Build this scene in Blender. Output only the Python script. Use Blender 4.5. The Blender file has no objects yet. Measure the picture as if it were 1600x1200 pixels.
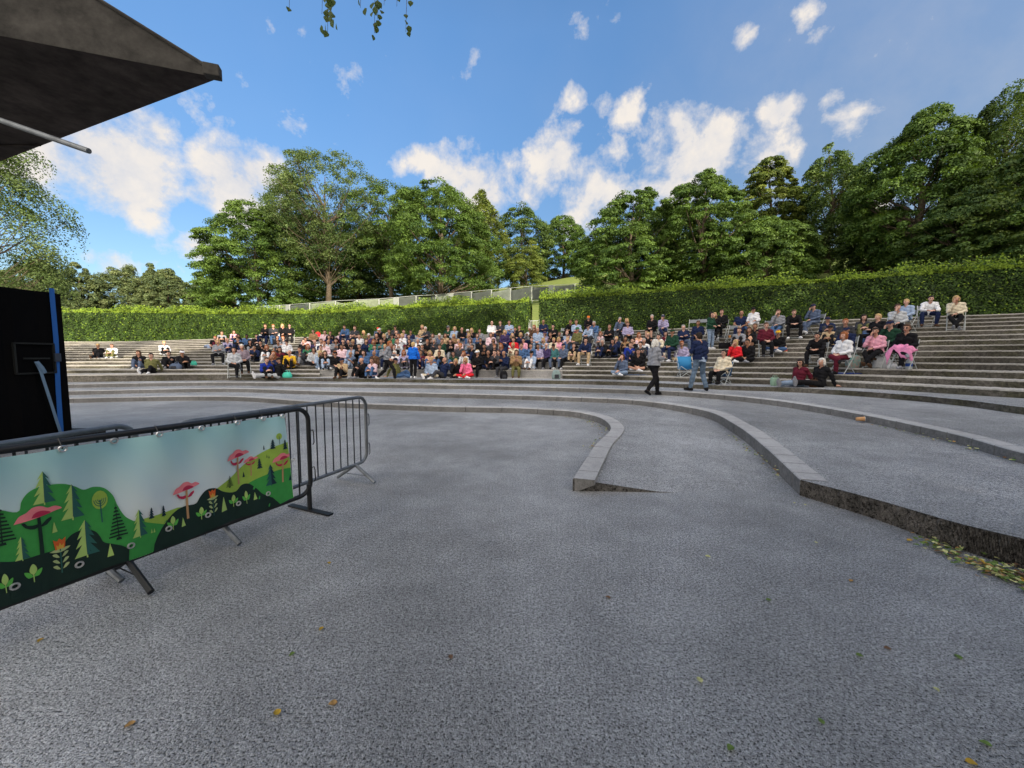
import bpy, bmesh, math, random
import numpy as np
from mathutils import Vector, Matrix
random.seed(7); np.random.seed(7)
D = bpy.data; SC = bpy.context.scene; COL = SC.collection
R = math.radians
# ------------------------------------------------------------------ camera, sky, sun, exposure
CAMZ = 1.65; PITCH = math.atan(45/600.0); FPX = 600.0
cam = D.cameras.new('camera'); cam.sensor_width = 36; cam.lens = 36*FPX/1600; cam.clip_end = 3000; cam.clip_start = .05
co = D.objects.new('camera', cam); COL.objects.link(co); co.location = (0, 0, CAMZ)
co.rotation_euler = (math.pi/2-PITCH, 0, 0); SC.camera = co
SC.view_settings.view_transform = 'Standard'; SC.view_settings.look = 'None'
SC.view_settings.exposure = 1.2; SC.view_settings.gamma = 1
SUN_EL = 20.0; SUN_AZ = math.degrees(math.atan2(.55, -.83))
def P(px, py, z):
    """point of the place at height z seen at photo pixel (px, py)"""
    a = (px-800)/FPX; b = (600-py)/FPX
    dx, dy, dz = a, math.cos(PITCH)+b*math.sin(PITCH), b*math.cos(PITCH)-math.sin(PITCH)
    t = (z-CAMZ)/dz
    return Vector((dx*t, dy*t, z))
def PD(px, py, d):
    a = (px-800)/FPX; b = (600-py)/FPX
    dx, dy, dz = a, math.cos(PITCH)+b*math.sin(PITCH), b*math.cos(PITCH)-math.sin(PITCH)
    t = d/dy
    return Vector((dx*t, d, CAMZ+dz*t))
def PIX(p):
    c, s = math.cos(PITCH), math.sin(PITCH)
    x, y, z = p[0], p[1], p[2]-CAMZ
    f = y*c-z*s; u = y*s+z*c
    return 800+FPX*x/f, 600-FPX*u/f
def DIRV(px, py):
    a = (px-800)/FPX; b = (600-py)/FPX
    return Vector((a, math.cos(PITCH)+b*math.sin(PITCH), b*math.cos(PITCH)-math.sin(PITCH))).normalized()

w = D.worlds.new('World'); SC.world = w; w.use_nodes = True
nt = w.node_tree; nt.nodes.clear()
def N(t, **k):
    n = nt.nodes.new(t)
    for a, v in k.items(): setattr(n, a, v)
    return n
def M2(op, a, b=None, c=None, clamp=False):
    n = N('ShaderNodeMath', operation=op); n.use_clamp = clamp
    for i, v in enumerate((a, b, c)):
        if v is None: continue
        if isinstance(v, (int, float)): n.inputs[i].default_value = v
        else: nt.links.new(v, n.inputs[i])
    return n.outputs[0]
sky = N('ShaderNodeTexSky', sky_type='NISHITA'); sky.sun_disc = False
sky.sun_elevation = R(SUN_EL); sky.sun_rotation = R(SUN_AZ); sky.air_density = 1.0; sky.dust_density = .35; sky.ozone_density = 1.6
bg = N('ShaderNodeBackground'); bg.inputs[1].default_value = .12
tc = N('ShaderNodeTexCoord')
# clouds: soft banks at fixed directions of the sky dome, broken up by noise
CLOUDS = [(150,235,75,1),(60,215,95,1),(190,265,85,1.1),(240,200,36,.9),(375,282,62,1.15),(325,300,34,.9),(320,388,30,.85),(165,412,30,.7),
          (350,270,30,.6),(420,300,40,.9),(650,248,26,.7),(700,275,38,.9),(752,292,52,1),(840,300,36,.9),(868,245,38,1),(925,310,62,.9),(960,255,30,.6),
          (1065,200,42,1),(1050,262,60,1.05),(1105,245,58,1),(1190,262,52,1),(1218,170,28,1),(980,172,22,.7),(945,160,16,.5),(897,152,17,.55),
          (1325,190,36,.85),(1305,150,22,.7),(1340,325,38,.9),(1262,18,20,.7),(1160,60,17,.6),(1285,65,22,.5),(1305,45,14,.5),(1470,145,17,.55),(1495,125,14,.5),(1380,410,60,.8),(1000,320,45,.8),(160,350,30,.45),(1600,75,16,.4),
          (-200,150,160,.9),(1750,250,120,.9),(1900,100,90,.7)]
nz = N('ShaderNodeTexNoise'); nz.inputs['Scale'].default_value = 10; nz.inputs['Detail'].default_value = 8; nz.inputs['Roughness'].default_value = .62
nz.inputs['Distortion'].default_value = .12
nt.links.new(tc.outputs['Generated'], nz.inputs['Vector'])
nz2 = N('ShaderNodeTexNoise'); nz2.inputs['Scale'].default_value = 3.1; nz2.inputs['Detail'].default_value = 3
nt.links.new(tc.outputs['Generated'], nz2.inputs['Vector'])
acc = None
FILL_BANKS = [((.2, -.75, .6), 22), ((-.6, -.6, .5), 24), ((-.2, -.9, .45), 24), ((.75, -.45, .55), 22), ((.0, -.35, .93), 14)]   # unseen bright banks overhead and behind, added for more ambient light
fill_acc = None
for c_ in [(DIRV(cx, cy), math.acos(max(-1, min(1, DIRV(cx, cy).dot(DIRV(cx+r, cy))))), wgt) for cx, cy, r, wgt in CLOUDS]+[(Vector(v_).normalized(), R(a_), -1) for v_, a_ in FILL_BANKS]:
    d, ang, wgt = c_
    dp = N('ShaderNodeVectorMath', operation='DOT_PRODUCT'); dp.inputs[1].default_value = d
    nt.links.new(tc.outputs['Generated'], dp.inputs[0])
    k = 1-math.cos(ang*1.62)
    v = M2('MULTIPLY_ADD', dp.outputs['Value'], 1/k, -(1-k)/k, clamp=True)   # 0 at edge, 1 in the middle
    v = M2('MULTIPLY', v, abs(wgt))
    if wgt == -1: fill_acc = v if fill_acc is None else M2('MAXIMUM', fill_acc, v)
    else: acc = v if acc is None else M2('MAXIMUM', acc, v)
m = M2('MULTIPLY_ADD', nz.outputs['Fac'], 6.2, -3.75)
m = M2('ADD', m, M2('MULTIPLY', M2('POWER', acc, 1.1), 2.0))
m = M2('MULTIPLY', m, .85, clamp=True)
m = M2('MULTIPLY', m, .93)
vl = N('ShaderNodeVectorMath', operation='DOT_PRODUCT'); vl.inputs[1].default_value = DIRV(1750, 150); nt.links.new(tc.outputs['Generated'], vl.inputs[0])
veil = M2('MULTIPLY', M2('POWER', M2('MULTIPLY_ADD', vl.outputs['Value'], 1/.28, -.72/.28, clamp=True), 1.3), .2)      # thin high haze at the right
m = M2('MAXIMUM', m, veil)
thin = M2('MULTIPLY_ADD', nz2.outputs['Fac'], .5, -.2, clamp=True)
m = M2('MAXIMUM', m, M2('MULTIPLY', thin, .22))
ccol = N('ShaderNodeMix', data_type='RGBA')
ccol.inputs['A'].default_value = (2.5, 2.55, 2.75, 1); ccol.inputs['B'].default_value = (3.55, 3.25, 2.9, 1)
shade = M2('MULTIPLY_ADD', nz.outputs['Fac'], 3.6, -1.25, clamp=True)
nt.links.new(shade, ccol.inputs['Factor'])
mixc = N('ShaderNodeMix', data_type='RGBA'); nt.links.new(m, mixc.inputs['Factor'])
skb = N('ShaderNodeMix', data_type='RGBA', blend_type='MULTIPLY'); skb.inputs['Factor'].default_value = 1
sz_ = N('ShaderNodeSeparateXYZ'); nt.links.new(tc.outputs['Generated'], sz_.inputs[0])
el_ = N('ShaderNodeValToRGB'); el_.color_ramp.elements[0].position = .05; el_.color_ramp.elements[0].color = (.41, .445, .47, 1); el_.color_ramp.elements[1].position = .62; el_.color_ramp.elements[1].color = (.56, .78, .94, 1); q_ = el_.color_ramp.elements.new(.33); q_.color = (.43, .54, .63, 1)
nt.links.new(sz_.outputs['Z'], el_.inputs[0]); nt.links.new(el_.outputs[0], skb.inputs['B'])
nt.links.new(sky.outputs[0], skb.inputs['A'])
nt.links.new(skb.outputs['Result'], mixc.inputs['A']); nt.links.new(ccol.outputs['Result'], mixc.inputs['B'])
# glow of the added unseen banks, brightened to lift the shaded ground
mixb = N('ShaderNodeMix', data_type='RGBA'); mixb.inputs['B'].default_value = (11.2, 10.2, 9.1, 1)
nt.links.new(M2('MULTIPLY', M2('ADD', M2('MULTIPLY_ADD', nz.outputs['Fac'], 3.0, -1.6), M2('MULTIPLY', fill_acc, 1.6)), M2('MULTIPLY', fill_acc, 4.0, clamp=True), clamp=True), mixb.inputs['Factor'])
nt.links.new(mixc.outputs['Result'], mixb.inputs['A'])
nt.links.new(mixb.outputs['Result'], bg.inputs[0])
wo = N('ShaderNodeOutputWorld'); nt.links.new(bg.outputs[0], wo.inputs[0])

sl = D.lights.new('sun', 'SUN'); sl.energy = 3.6; sl.angle = R(.5); sl.color = (1, .87, .68)
so = D.objects.new('sun', sl); COL.objects.link(so)
sd = Vector((math.sin(R(SUN_AZ))*math.cos(R(SUN_EL)), math.cos(R(SUN_AZ))*math.cos(R(SUN_EL)), math.sin(R(SUN_EL))))
so.rotation_euler = sd.to_track_quat('Z', 'Y').to_euler(); so.location = (20, -30, 40)

# ------------------------------------------------------------------ helpers
def s2l(c):
    return tuple((x/12.92 if x <= .04045 else ((x+.055)/1.055)**2.4) for x in c)
def srgb(r, g, b, k=1.0):
    return tuple(x*k for x in s2l((r/255, g/255, b/255)))
_m = {}
def mat(name, col, rough=.8, metal=0, var=0, vscale=8, bump=0, bscale=40, spec=.3, trans=0, col2=None, coord='Object', detail=5, objrand=0):
    if name in _m: return _m[name]
    m = D.materials.new(name); m.use_nodes = True; t = m.node_tree; b = t.nodes['Principled BSDF']
    b.inputs['Base Color'].default_value = (*col, 1); b.inputs['Roughness'].default_value = rough
    b.inputs['Metallic'].default_value = metal; b.inputs['Specular IOR Level'].default_value = spec
    tcn = t.nodes.new('ShaderNodeTexCoord'); out = None
    if var or col2:
        n = t.nodes.new('ShaderNodeTexNoise'); n.inputs['Scale'].default_value = vscale; n.inputs['Detail'].default_value = detail
        n.inputs['Roughness'].default_value = .65
        t.links.new(tcn.outputs[coord], n.inputs['Vector'])
        r = t.nodes.new('ShaderNodeValToRGB'); e = r.color_ramp.elements
        e[0].position = .32; e[1].position = .68
        c2 = col2 if col2 else tuple(min(1, c*(1+var)) for c in col)
        c1 = tuple(c*(1-var) for c in col) if not col2 else col
        e[0].color = (*c1, 1); e[1].color = (*c2, 1)
        t.links.new(n.outputs['Fac'], r.inputs[0]); out = r.outputs[0]
        t.links.new(out, b.inputs['Base Color'])
    if bump:
        n = t.nodes.new('ShaderNodeTexNoise'); n.inputs['Scale'].default_value = bscale; n.inputs['Detail'].default_value = 4
        t.links.new(tcn.outputs[coord], n.inputs['Vector'])
        bp = t.nodes.new('ShaderNodeBump'); bp.inputs['Strength'].default_value = bump; bp.inputs['Distance'].default_value = .02
        t.links.new(n.outputs['Fac'], bp.inputs['Height']); t.links.new(bp.outputs[0], b.inputs['Normal'])
    if trans:
        ms = t.nodes.new('ShaderNodeMixShader'); tr = t.nodes.new('ShaderNodeBsdfTranslucent'); ms.inputs[0].default_value = trans
        tr.inputs[0].default_value = (min(1, col[0]*1.6), min(1, col[1]*1.5), col[2]*.7, 1)
        o = t.nodes['Material Output']; t.links.new(b.outputs[0], ms.inputs[1]); t.links.new(tr.outputs[0], ms.inputs[2]); t.links.new(ms.outputs[0], o.inputs[0])
    _m[name] = m; return m
def tag(o, label=None, cat=None, group=None, kind=None):
    if label: o['label'] = label
    if cat: o['category'] = cat
    if group: o['group'] = group
    if kind: o['kind'] = kind
    return o
def empty(name, loc=(0, 0, 0), rz=0, label=None, cat=None, group=None):
    o = D.objects.new(name, None); COL.objects.link(o); o.location = loc; o.rotation_euler = (0, 0, rz); o.empty_display_size = .2
    return tag(o, label, cat, group)
def mesh_obj(name, verts, faces, mats, parent=None, mi=None, smooth=False):
    me = D.meshes.new(name); me.from_pydata([tuple(v) for v in verts], [], [tuple(f) for f in faces]); 
    for m in (mats if isinstance(mats, (list, tuple)) else [mats]): me.materials.append(m)
    if mi is not None: me.polygons.foreach_set('material_index', mi)
    if smooth: me.polygons.foreach_set('use_smooth', [True]*len(me.polygons))
    me.update(); o = D.objects.new(name, me); COL.objects.link(o)
    if parent: o.parent = parent
    return o
class MB:
    """collects simple shapes into one mesh"""
    def __init__(s): s.v = []; s.f = []; s.m = []
    def add(s, v, f, m=0):
        o = len(s.v); s.v += [tuple(x) for x in v]; s.f += [tuple(i+o for i in q) for q in f]; s.m += [m]*len(f); return s
    def box(s, c, d, m=0, rot=None, taper=1):
        x, y, z = d[0]/2, d[1]/2, d[2]/2; vs = []
        for k in (-1, 1):
            tp = taper if k > 0 else 1
            for a, b in ((-1, -1), (1, -1), (1, 1), (-1, 1)):
                p = Vector((a*x*tp, b*y*tp, k*z))
                if rot is not None: p = rot @ p
                vs.append(p+Vector(c))
        return s.add(vs, [(3, 2, 1, 0), (4, 5, 6, 7), (0, 1, 5, 4), (1, 2, 6, 5), (2, 3, 7, 6), (3, 0, 4, 7)], m)
    def tube(s, pts, r, n=8, m=0, cap=True):
        pts = [Vector(p) for p in pts]; rs = r if isinstance(r, (list, tuple)) else [r]*len(pts)
        vs = []; fs = []; up = None
        for i, p in enumerate(pts):
            d = (pts[min(i+1, len(pts)-1)]-pts[max(i-1, 0)])
            if d.length < 1e-7: d = Vector((0, 0, 1))
            d.normalize()
            if up is None:
                up = Vector((0, 0, 1)) if abs(d.z) < .9 else Vector((1, 0, 0))
            a = d.cross(up); 
            if a.length < 1e-6: a = d.cross(Vector((1, 0, 0)))
            a.normalize(); b = a.cross(d).normalized(); up = b
            for k in range(n):
                t = 2*math.pi*k/n; vs.append(p+(a*math.cos(t)+b*math.sin(t))*rs[i])
        for i in range(len(pts)-1):
            for k in range(n):
                fs.append((i*n+k, i*n+(k+1) % n, (i+1)*n+(k+1) % n, (i+1)*n+k))
        if cap: fs.append(tuple(range(n-1, -1, -1))); fs.append(tuple((len(pts)-1)*n+k for k in range(n)))
        return s.add(vs, fs, m)
    def ell(s, c, r, m=0, nu=12, nv=8, rot=None):
        vs = [Vector((0, 0, -1))]; fs = []
        for j in range(1, nv):
            ph = -math.pi/2+math.pi*j/nv
            for i in range(nu):
                t = 2*math.pi*i/nu; vs.append(Vector((math.cos(t)*math.cos(ph), math.sin(t)*math.cos(ph), math.sin(ph))))
        vs.append(Vector((0, 0, 1))); T = len(vs)-1
        for i in range(nu): fs.append((0, 1+(i+1) % nu, 1+i)); fs.append((T, T-nu+i, T-nu+(i+1) % nu))
        for j in range(nv-2):
            for i in range(nu): a = 1+j*nu; fs.append((a+i, a+(i+1) % nu, a+nu+(i+1) % nu, a+nu+i))
        o = []
        for v in vs:
            p = Vector((v.x*r[0], v.y*r[1], v.z*r[2]))
            if rot is not None: p = rot @ p
            o.append(p+Vector(c))
        return s.add(o, fs, m)
    def build(s, name, mats, parent=None, smooth=False):
        return mesh_obj(name, s.v, s.f, mats, parent, s.m, smooth)
def bevel(o, w=.01, seg=2):
    b = o.modifiers.new('bevel', 'BEVEL'); b.width = w; b.segments = seg; b.limit_method = 'ANGLE'; return o
def catmull(pts, sub=10, sharp=()):
    """smooth curve through the points; sub samples per span"""
    P_ = np.array([tuple(p) for p in pts], float); n = len(P_); out = []
    for i in range(n-1):
        p1, p2 = P_[i], P_[i+1]
        p0 = P_[i-1] if i > 0 and i not in sharp else p1-(p2-p1)
        p3 = P_[i+2] if i+2 < n and (i+1) not in sharp else p2+(p2-p1)
        L = np.linalg.norm(p2-p1)+1e-9
        def tl(a, b, c):   # length aware tangent
            l0 = np.linalg.norm(b-a)+1e-9; l1 = np.linalg.norm(c-b)+1e-9
            return ((b-a)/l0*l1+(c-b)/l1*l0)/(l0+l1)
        t1 = tl(p0, p1, p2)*L; t2 = tl(p1, p2, p3)*L
        for k in range(sub):
            u = k/sub; out.append((2*u**3-3*u*u+1)*p1+(u**3-2*u*u+u)*t1+(-2*u**3+3*u*u)*p2+(u**3-u*u)*t2)
    out.append(P_[-1]); return np.array(out)
# ------------------------------------------------------------------ concrete materials
def concrete(name, base, light, pit=0, pscale=110, warm=None, bump=.35, big=.35, mottle=0, rough=.92, spec=.18):
    m = D.materials.new(name); m.use_nodes = True; t = m.node_tree; b = t.nodes['Principled BSDF']; L = t.links.new
    b.inputs['Roughness'].default_value = rough; b.inputs['Specular IOR Level'].default_value = spec
    g = t.nodes.new('ShaderNodeNewGeometry')
    def noise(sc, det=4, ro=.6):
        n = t.nodes.new('ShaderNodeTexNoise'); n.inputs['Scale'].default_value = sc; n.inputs['Detail'].default_value = det; n.inputs['Roughness'].default_value = ro
        L(g.outputs['Position'], n.inputs['Vector']); return n.outputs['Fac']
    def ramp(v, a, bb, ca, cb):
        r = t.nodes.new('ShaderNodeValToRGB'); e = r.color_ramp.elements; e[0].position = a; e[1].position = bb; e[0].color = (*ca, 1); e[1].color = (*cb, 1)
        L(v, r.inputs[0]); return r.outputs[0]
    def mul(a, bb, f=1):
        x = t.nodes.new('ShaderNodeMix'); x.data_type = 'RGBA'; x.blend_type = 'MULTIPLY'; x.inputs['Factor'].default_value = f
        L(a, x.inputs['A']); L(bb, x.inputs['B']); return x.outputs['Result']
    c = ramp(noise(pscale*.28, 6, .7), .3, .72, base, light)
    c = mul(c, ramp(noise(.45, 5, .6), .3, .7, (1-big,)*3, (1.0+big*.3,)*3))
    c = mul(c, ramp(noise(3.2, 4, .6), .3, .7, (.86,)*3, (1.08,)*3))
    hgt = noise(pscale*.5, 3, .6)
    if mottle:
        c = mul(c, ramp(noise(pscale*.55, 5, .75), .38, .60, (1-mottle*1.15,)*3, (1.12,)*3)); c = mul(c, ramp(noise(.17, 6, .7), .42, .6, (.70, .695, .68), (1.06,)*3))
    if pit:
        n1 = noise(pscale, 2, .5)
        c = mul(c, ramp(n1, .36, .44, (1-pit,)*3, (1.05,)*3))
        n2 = noise(pscale*2.3, 1, .5)
        c = mul(c, ramp(n2, .33, .6, (1-pit*.55,)*3, (1.14,)*3))
        hgt = n1
    if warm:
        c = mul(c, ramp(noise(1.3, 3), .45, .65, (1, 1, 1), warm))
    L(c, b.inputs['Base Color'])
    bp = t.nodes.new('ShaderNodeBump'); bp.inputs['Strength'].default_value = bump; bp.inputs['Distance'].default_value = .006 if not mottle else .011
    L(hgt, bp.inputs['Height']); L(bp.outputs[0], b.inputs['Normal'])
    return m
M_GROUND = concrete('pitted_concrete', (.47, .485, .505), (.71, .725, .74), pit=.96, pscale=100, bump=1.0, big=.32, mottle=.5, rough=.6, spec=.5)
M_TREAD = M_GROUND
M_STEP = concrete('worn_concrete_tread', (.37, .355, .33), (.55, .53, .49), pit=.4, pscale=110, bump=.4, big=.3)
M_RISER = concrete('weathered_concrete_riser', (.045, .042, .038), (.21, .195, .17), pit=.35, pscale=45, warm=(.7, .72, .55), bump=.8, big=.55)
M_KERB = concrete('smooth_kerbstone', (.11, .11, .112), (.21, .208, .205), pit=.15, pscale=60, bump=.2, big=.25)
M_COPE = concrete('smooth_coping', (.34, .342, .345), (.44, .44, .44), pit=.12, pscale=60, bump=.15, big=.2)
M_BLOCK = concrete('seat_block_concrete', (.22, .22, .225), (.36, .355, .35), pit=.15, pscale=50, bump=.25, big=.3)
M_BROKEN = concrete('broken_rough_concrete', (.04, .039, .037), (.18, .172, .165), pit=.7, pscale=38, bump=1.0, big=.3)

# ------------------------------------------------------------------ curves of the amphitheatre (3-D, real heights)
def interp_curve(tab, pxs):
    a = np.array(tab, float)
    return [P(x, float(np.interp(x, a[:, 0], a[:, 1])), float(np.interp(x, a[:, 0], a[:, 2]))) for x in pxs]
SUB = 10
K1b = [P(*q) for q in ((115, 629.4, 0), (350, 626, 0), (500, 635.5, 0), (700, 643.5, 0), (840, 647.4, 0), (900, 652.5, 0), (932, 660, 0), (953, 675, 0), (928, 712, 0), (895, 767, 0))]
K2t = [(115, 617, .15), (350, 612.5, .15), (500, 617, .15), (700, 621.5, .15), (870, 626.6, .15), (1000, 633.5, .14), (1100, 652, .09), (1150, 679, .05), (1200, 723, .02), (1250, 773, .005)]
K2b = [P(*q) for q in K2t]
K2w = [P(*q) for q in ((1370, 811.5, 0), (1500, 858, 0), (1600, 889, 0))]+[Vector((4.35, 1.9, 0)), Vector((4.6, -6, 0))]
K2top = [.29, .29, .29, .29, .29, .28, .265, .245, .22, .185, .20, .22, .235, .24, .245]
PX15 = [115, 350, 500, 700, 870, 960, 1060, 1150, 1215, 1275, 1400, 1500, 1600]
K3t = [(115, 606, .29), (350, 602.5, .29), (500, 605, .29), (700, 607.5, .29), (830, 610, .29), (900, 612.8, .29), (1000, 615.5, .29), (1100, 621.3, .285), (1200, 632, .27), (1300, 648.4, .25), (1400, 670, .235), (1500, 694.5, .225), (1600, 725, .22)]
K4t = [(115, 597, .43), (350, 594.5, .43), (500, 596, .43), (700, 598.5, .43), (830, 599.5, .43), (900, 600.8, .43), (1000, 602.8, .43), (1100, 608.5, .43), (1200, 611.3, .43), (1300, 616.3, .43), (1400, 624, .42), (1550, 639, .41), (1600, 648, .41)]
Ft = [(115, 591.7, .58), (350, 589.5, .58), (500, 589.5, .58), (700, 590, .58), (830, 591, .58), (900, 592.3, .58), (1000, 593.7, .58), (1100, 598, .58), (1200, 600.7, .58), (1300, 604, .58), (1400, 610, .58), (1550, 619.5, .58), (1600, 622.5, .58)]
K3b = interp_curve(K3t, PX15)+[Vector((7.5, 2.2, .22)), Vector((7.9, -6, .22))]
K4b = interp_curve(K4t, PX15)+[Vector((11.6, 3, .41)), Vector((12.2, -6, .41))]
Fb = interp_curve(Ft, PX15)+[Vector((14.2, 4.5, .58)), Vector((15.2, -6, .58))]
Tt = [(115, 38.5, 3.0), (350, 31.8, 3.0), (500, 28.8, 3.02), (700, 26.9, 3.05), (830, 26.0, 3.1), (900, 25.4, 3.13), (1060, 23.2, 3.25), (1253, 20.0, 3.4), (1450, 17.9, 3.45), (1550, 17.2, 3.45), (1600, 16.6, 3.45)]
a_ = np.array(Tt)
Tb = []
for x in PX15:
    d = float(np.interp(x, a_[:, 0], a_[:, 1])); z = float(np.interp(x, a_[:, 0], a_[:, 2])); Tb.append(Vector(((x-800)/FPX*d*.997, d, z)))
Tb += [Vector((26, 9.5, 3.45)), Vector((29, -6, 3.45))]
def ext(c, a, b): return [Vector(a), Vector(b)]+c
K1b = ext(K1b, (-31, 3, 0), (-23, 10, 0)); K2a = ext(K2b, (-34, 3, .15), (-26, 11, .15))
K3b = ext(K3b, (-37, 3, .29), (-29, 12, .29)); K4b = ext(K4b, (-40, 3, .43), (-32, 13.5, .43))
Fb = ext(Fb, (-42, 3, .58), (-34, 14.5, .58)); Tb = ext(Tb, (-72, 6, 3.0), (-58, 26, 3.0))
K2top = [.29, .29]+K2top
c1 = catmull(K1b, SUB); n1 = len(c1)
c2 = catmull(K2a+K2w, SUB, sharp=(11,)); c3 = catmull(K3b, SUB); c4 = catmull(K4b, SUB); cF = catmull(Fb, SUB); cT = catmull(Tb, SUB)
c2top = np.interp(np.arange(len(c2))/SUB, np.arange(len(K2top)), K2top)
def withz(c, z): o = c.copy(); o[:, 2] = z; return o
def inset(c, w):
    """the curve moved w metres outwards (away from the arena)"""
    d = np.gradient(c[:, :2], axis=0); d /= (np.linalg.norm(d, axis=1)[:, None]+1e-9)
    nrm = np.stack([-d[:, 1], d[:, 0]], 1)
    o = c.copy(); o[:, :2] += nrm*w; return o
def loft(A, B, rows=1, zf=None):
    """grid between two matched curves"""
    n = len(A); v = []; f = []
    for r in range(rows+1):
        u = r/rows; v += [tuple(x) for x in (A*(1-u)+B*u)]
    for r in range(rows):
        for i in range(n-1):
            f.append((r*n+i, r*n+i+1, (r+1)*n+i+1, (r+1)*n+i))
    return v, f
k1top = withz(c1, .15)
# ground: one sheet
g = 200
mesh_obj('ground', [(-g, -g, 0), (g, -g, 0), (g, 10, 0), (-g, 10, 0), (-45, 10, 0), (30, 10, 0), (30, 30, 0), (-45, 30, 0)], [(0, 1, 2, 5, 4, 3), (4, 5, 6, 7)], M_GROUND)['kind'] = 'structure'
pv = MB()
# tread 1 (between first and second kerb), dips to the ground at its near end
t1o = c2[:n1].copy()
rows = 8; n = n1; v = []; f = []
k1in = inset(k1top, .0)
for r in range(rows+1):
    u = r/rows
    row = k1in*(1-u)+t1o*u
    w_ = np.clip((np.arange(n)-(n-1-14))/14.0, 0, 1)**1.5          # 1 at the very end
    zend = .154*max(0, 1-u/.42)-.004
    row[:, 2] = row[:, 2]*(1-w_)+zend*w_
    
    v += [tuple(x) for x in row]
for r in range(rows):
    for i in range(n-1): f.append((r*n+i, r*n+i+1, (r+1)*n+i+1, (r+1)*n+i))
pv.add(v, f, 0)
# open front of tread 1: the wedge face
for r in range(4):
    a, b = Vector(v[r*n+n-1]), Vector(v[(r+1)*n+n-1])
    pv.add([(a.x, a.y, -.02), (b.x, b.y, -.02), b, a], [(0, 1, 2, 3)], 1)
def lerp_pair(A, B, u): return A*(1-u)+B*u
n2 = len(c2)
c2t = c2.copy(); c2t[:, 2] = c2top
pv.add(*loft(c2t, c3, 3), 0)                      # tread 2
c3t = c3.copy(); c3t[:, 2] += .145
pv.add(*loft(c3t, c4, 3), 0)                      # tread 3
c4t = c4.copy(); c4t[:, 2] += .15
pv.add(*loft(c4t, cF, 2), 0)                      # tread 4
o = pv.build('paving', [M_TREAD, M_BROKEN]); tag(o, kind='structure')
# kerbs: stones about a metre long with fine joints
def kerbstones(mb, base, top, w=.27, step=5, gap=.006, cop=1, face=0, drop=.03):
    n = len(base); i = 0
    inn = inset(top, w)
    outm = inset(base, -.004)
    while i < n-1:
        j = min(i+step, n-1); q = list(range(i, j+1))
        vs = []; k = len(q)
        for s_, idx in enumerate(q):
            def sh(c):                                              # shrink the ends for the joint
                p = c[idx].copy()
                if s_ == 0 and k > 1: d = c[idx+1]-c[idx]; p = p+d/np.linalg.norm(d)*gap
                if s_ == k-1 and k > 1: d = c[idx-1]-c[idx]; p = p+d/np.linalg.norm(d)*gap
                return p
            b_ = sh(outm); t_ = sh(withz(outm, top[:, 2])); i_ = sh(inn)
            vs += [(b_[0], b_[1], b_[2]-drop), (t_[0], t_[1], t_[2]-.006), (t_[0]*.96+i_[0]*.04, t_[1]*.96+i_[1]*.04, t_[2]+.008), (i_[0], i_[1], i_[2]+.012), (i_[0], i_[1], i_[2]-.05)]
        fa = []; ft = []
        for s_ in range(k-1):
            a = s_*5; b = a+5
            fa.append((a, b, b+1, a+1)); ft += [(a+1, b+1, b+2, a+2), (a+2, b+2, b+3, a+3), (a+3, b+3, b+4, a+4)]
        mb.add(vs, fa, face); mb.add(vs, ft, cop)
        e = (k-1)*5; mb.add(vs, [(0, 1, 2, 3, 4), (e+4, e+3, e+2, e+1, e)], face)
        i = j
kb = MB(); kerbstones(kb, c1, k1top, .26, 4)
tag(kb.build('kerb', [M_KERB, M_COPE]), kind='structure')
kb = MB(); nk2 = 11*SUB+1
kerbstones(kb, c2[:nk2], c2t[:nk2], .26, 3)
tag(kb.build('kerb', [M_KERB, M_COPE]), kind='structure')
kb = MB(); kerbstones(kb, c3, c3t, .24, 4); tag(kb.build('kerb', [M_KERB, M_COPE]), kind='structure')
# broken wall edge at the near right end of tread 2
wb = []; rr = random.Random(3)
seg = c2[nk2-1:]; segt = c2t[nk2-1:]
fine = []; finet = []
for i in range(len(seg)-1):
    for k in range(14):
        u = k/14; fine.append(seg[i]*(1-u)+seg[i+1]*u); finet.append(segt[i]*(1-u)+segt[i+1]*u)
fine = np.array(fine); finet = np.array(finet); NR = 9
nr = inset(fine, 1)-fine
vs = []; fs = []
for j in range(NR+1):
    u = j/NR
    for i in range(len(fine)):
        p = fine[i]*(1-u)+finet[i]*u
        off = rr.uniform(-.012, .012)+.012*math.sin(i*.9+j*1.7) - .03*u*u*(1+math.sin(i*.37))*.5
        p = p - nr[i]*off*(1 if j > 0 else .3) - nr[i]*.012
        z = p[2] if j < NR else p[2]-.006+rr.uniform(-.006, .004)
        vs.append((p[0], p[1], z-(.02 if j == 0 else 0)))
for i in range(len(fine)):   # crumbling top lip back onto the tread
    p = finet[i]+nr[i]*.07; vs.append((p[0], p[1], p[2]+.001))
n_ = len(fine)
for j in range(NR+1):
    for i in range(n_-1): fs.append((j*n_+i, j*n_+i+1, (j+1)*n_+i+1, (j+1)*n_+i))
tag(mesh_obj('broken_step_edge', vs, fs, M_BROKEN, smooth=False), kind='structure')
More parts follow.
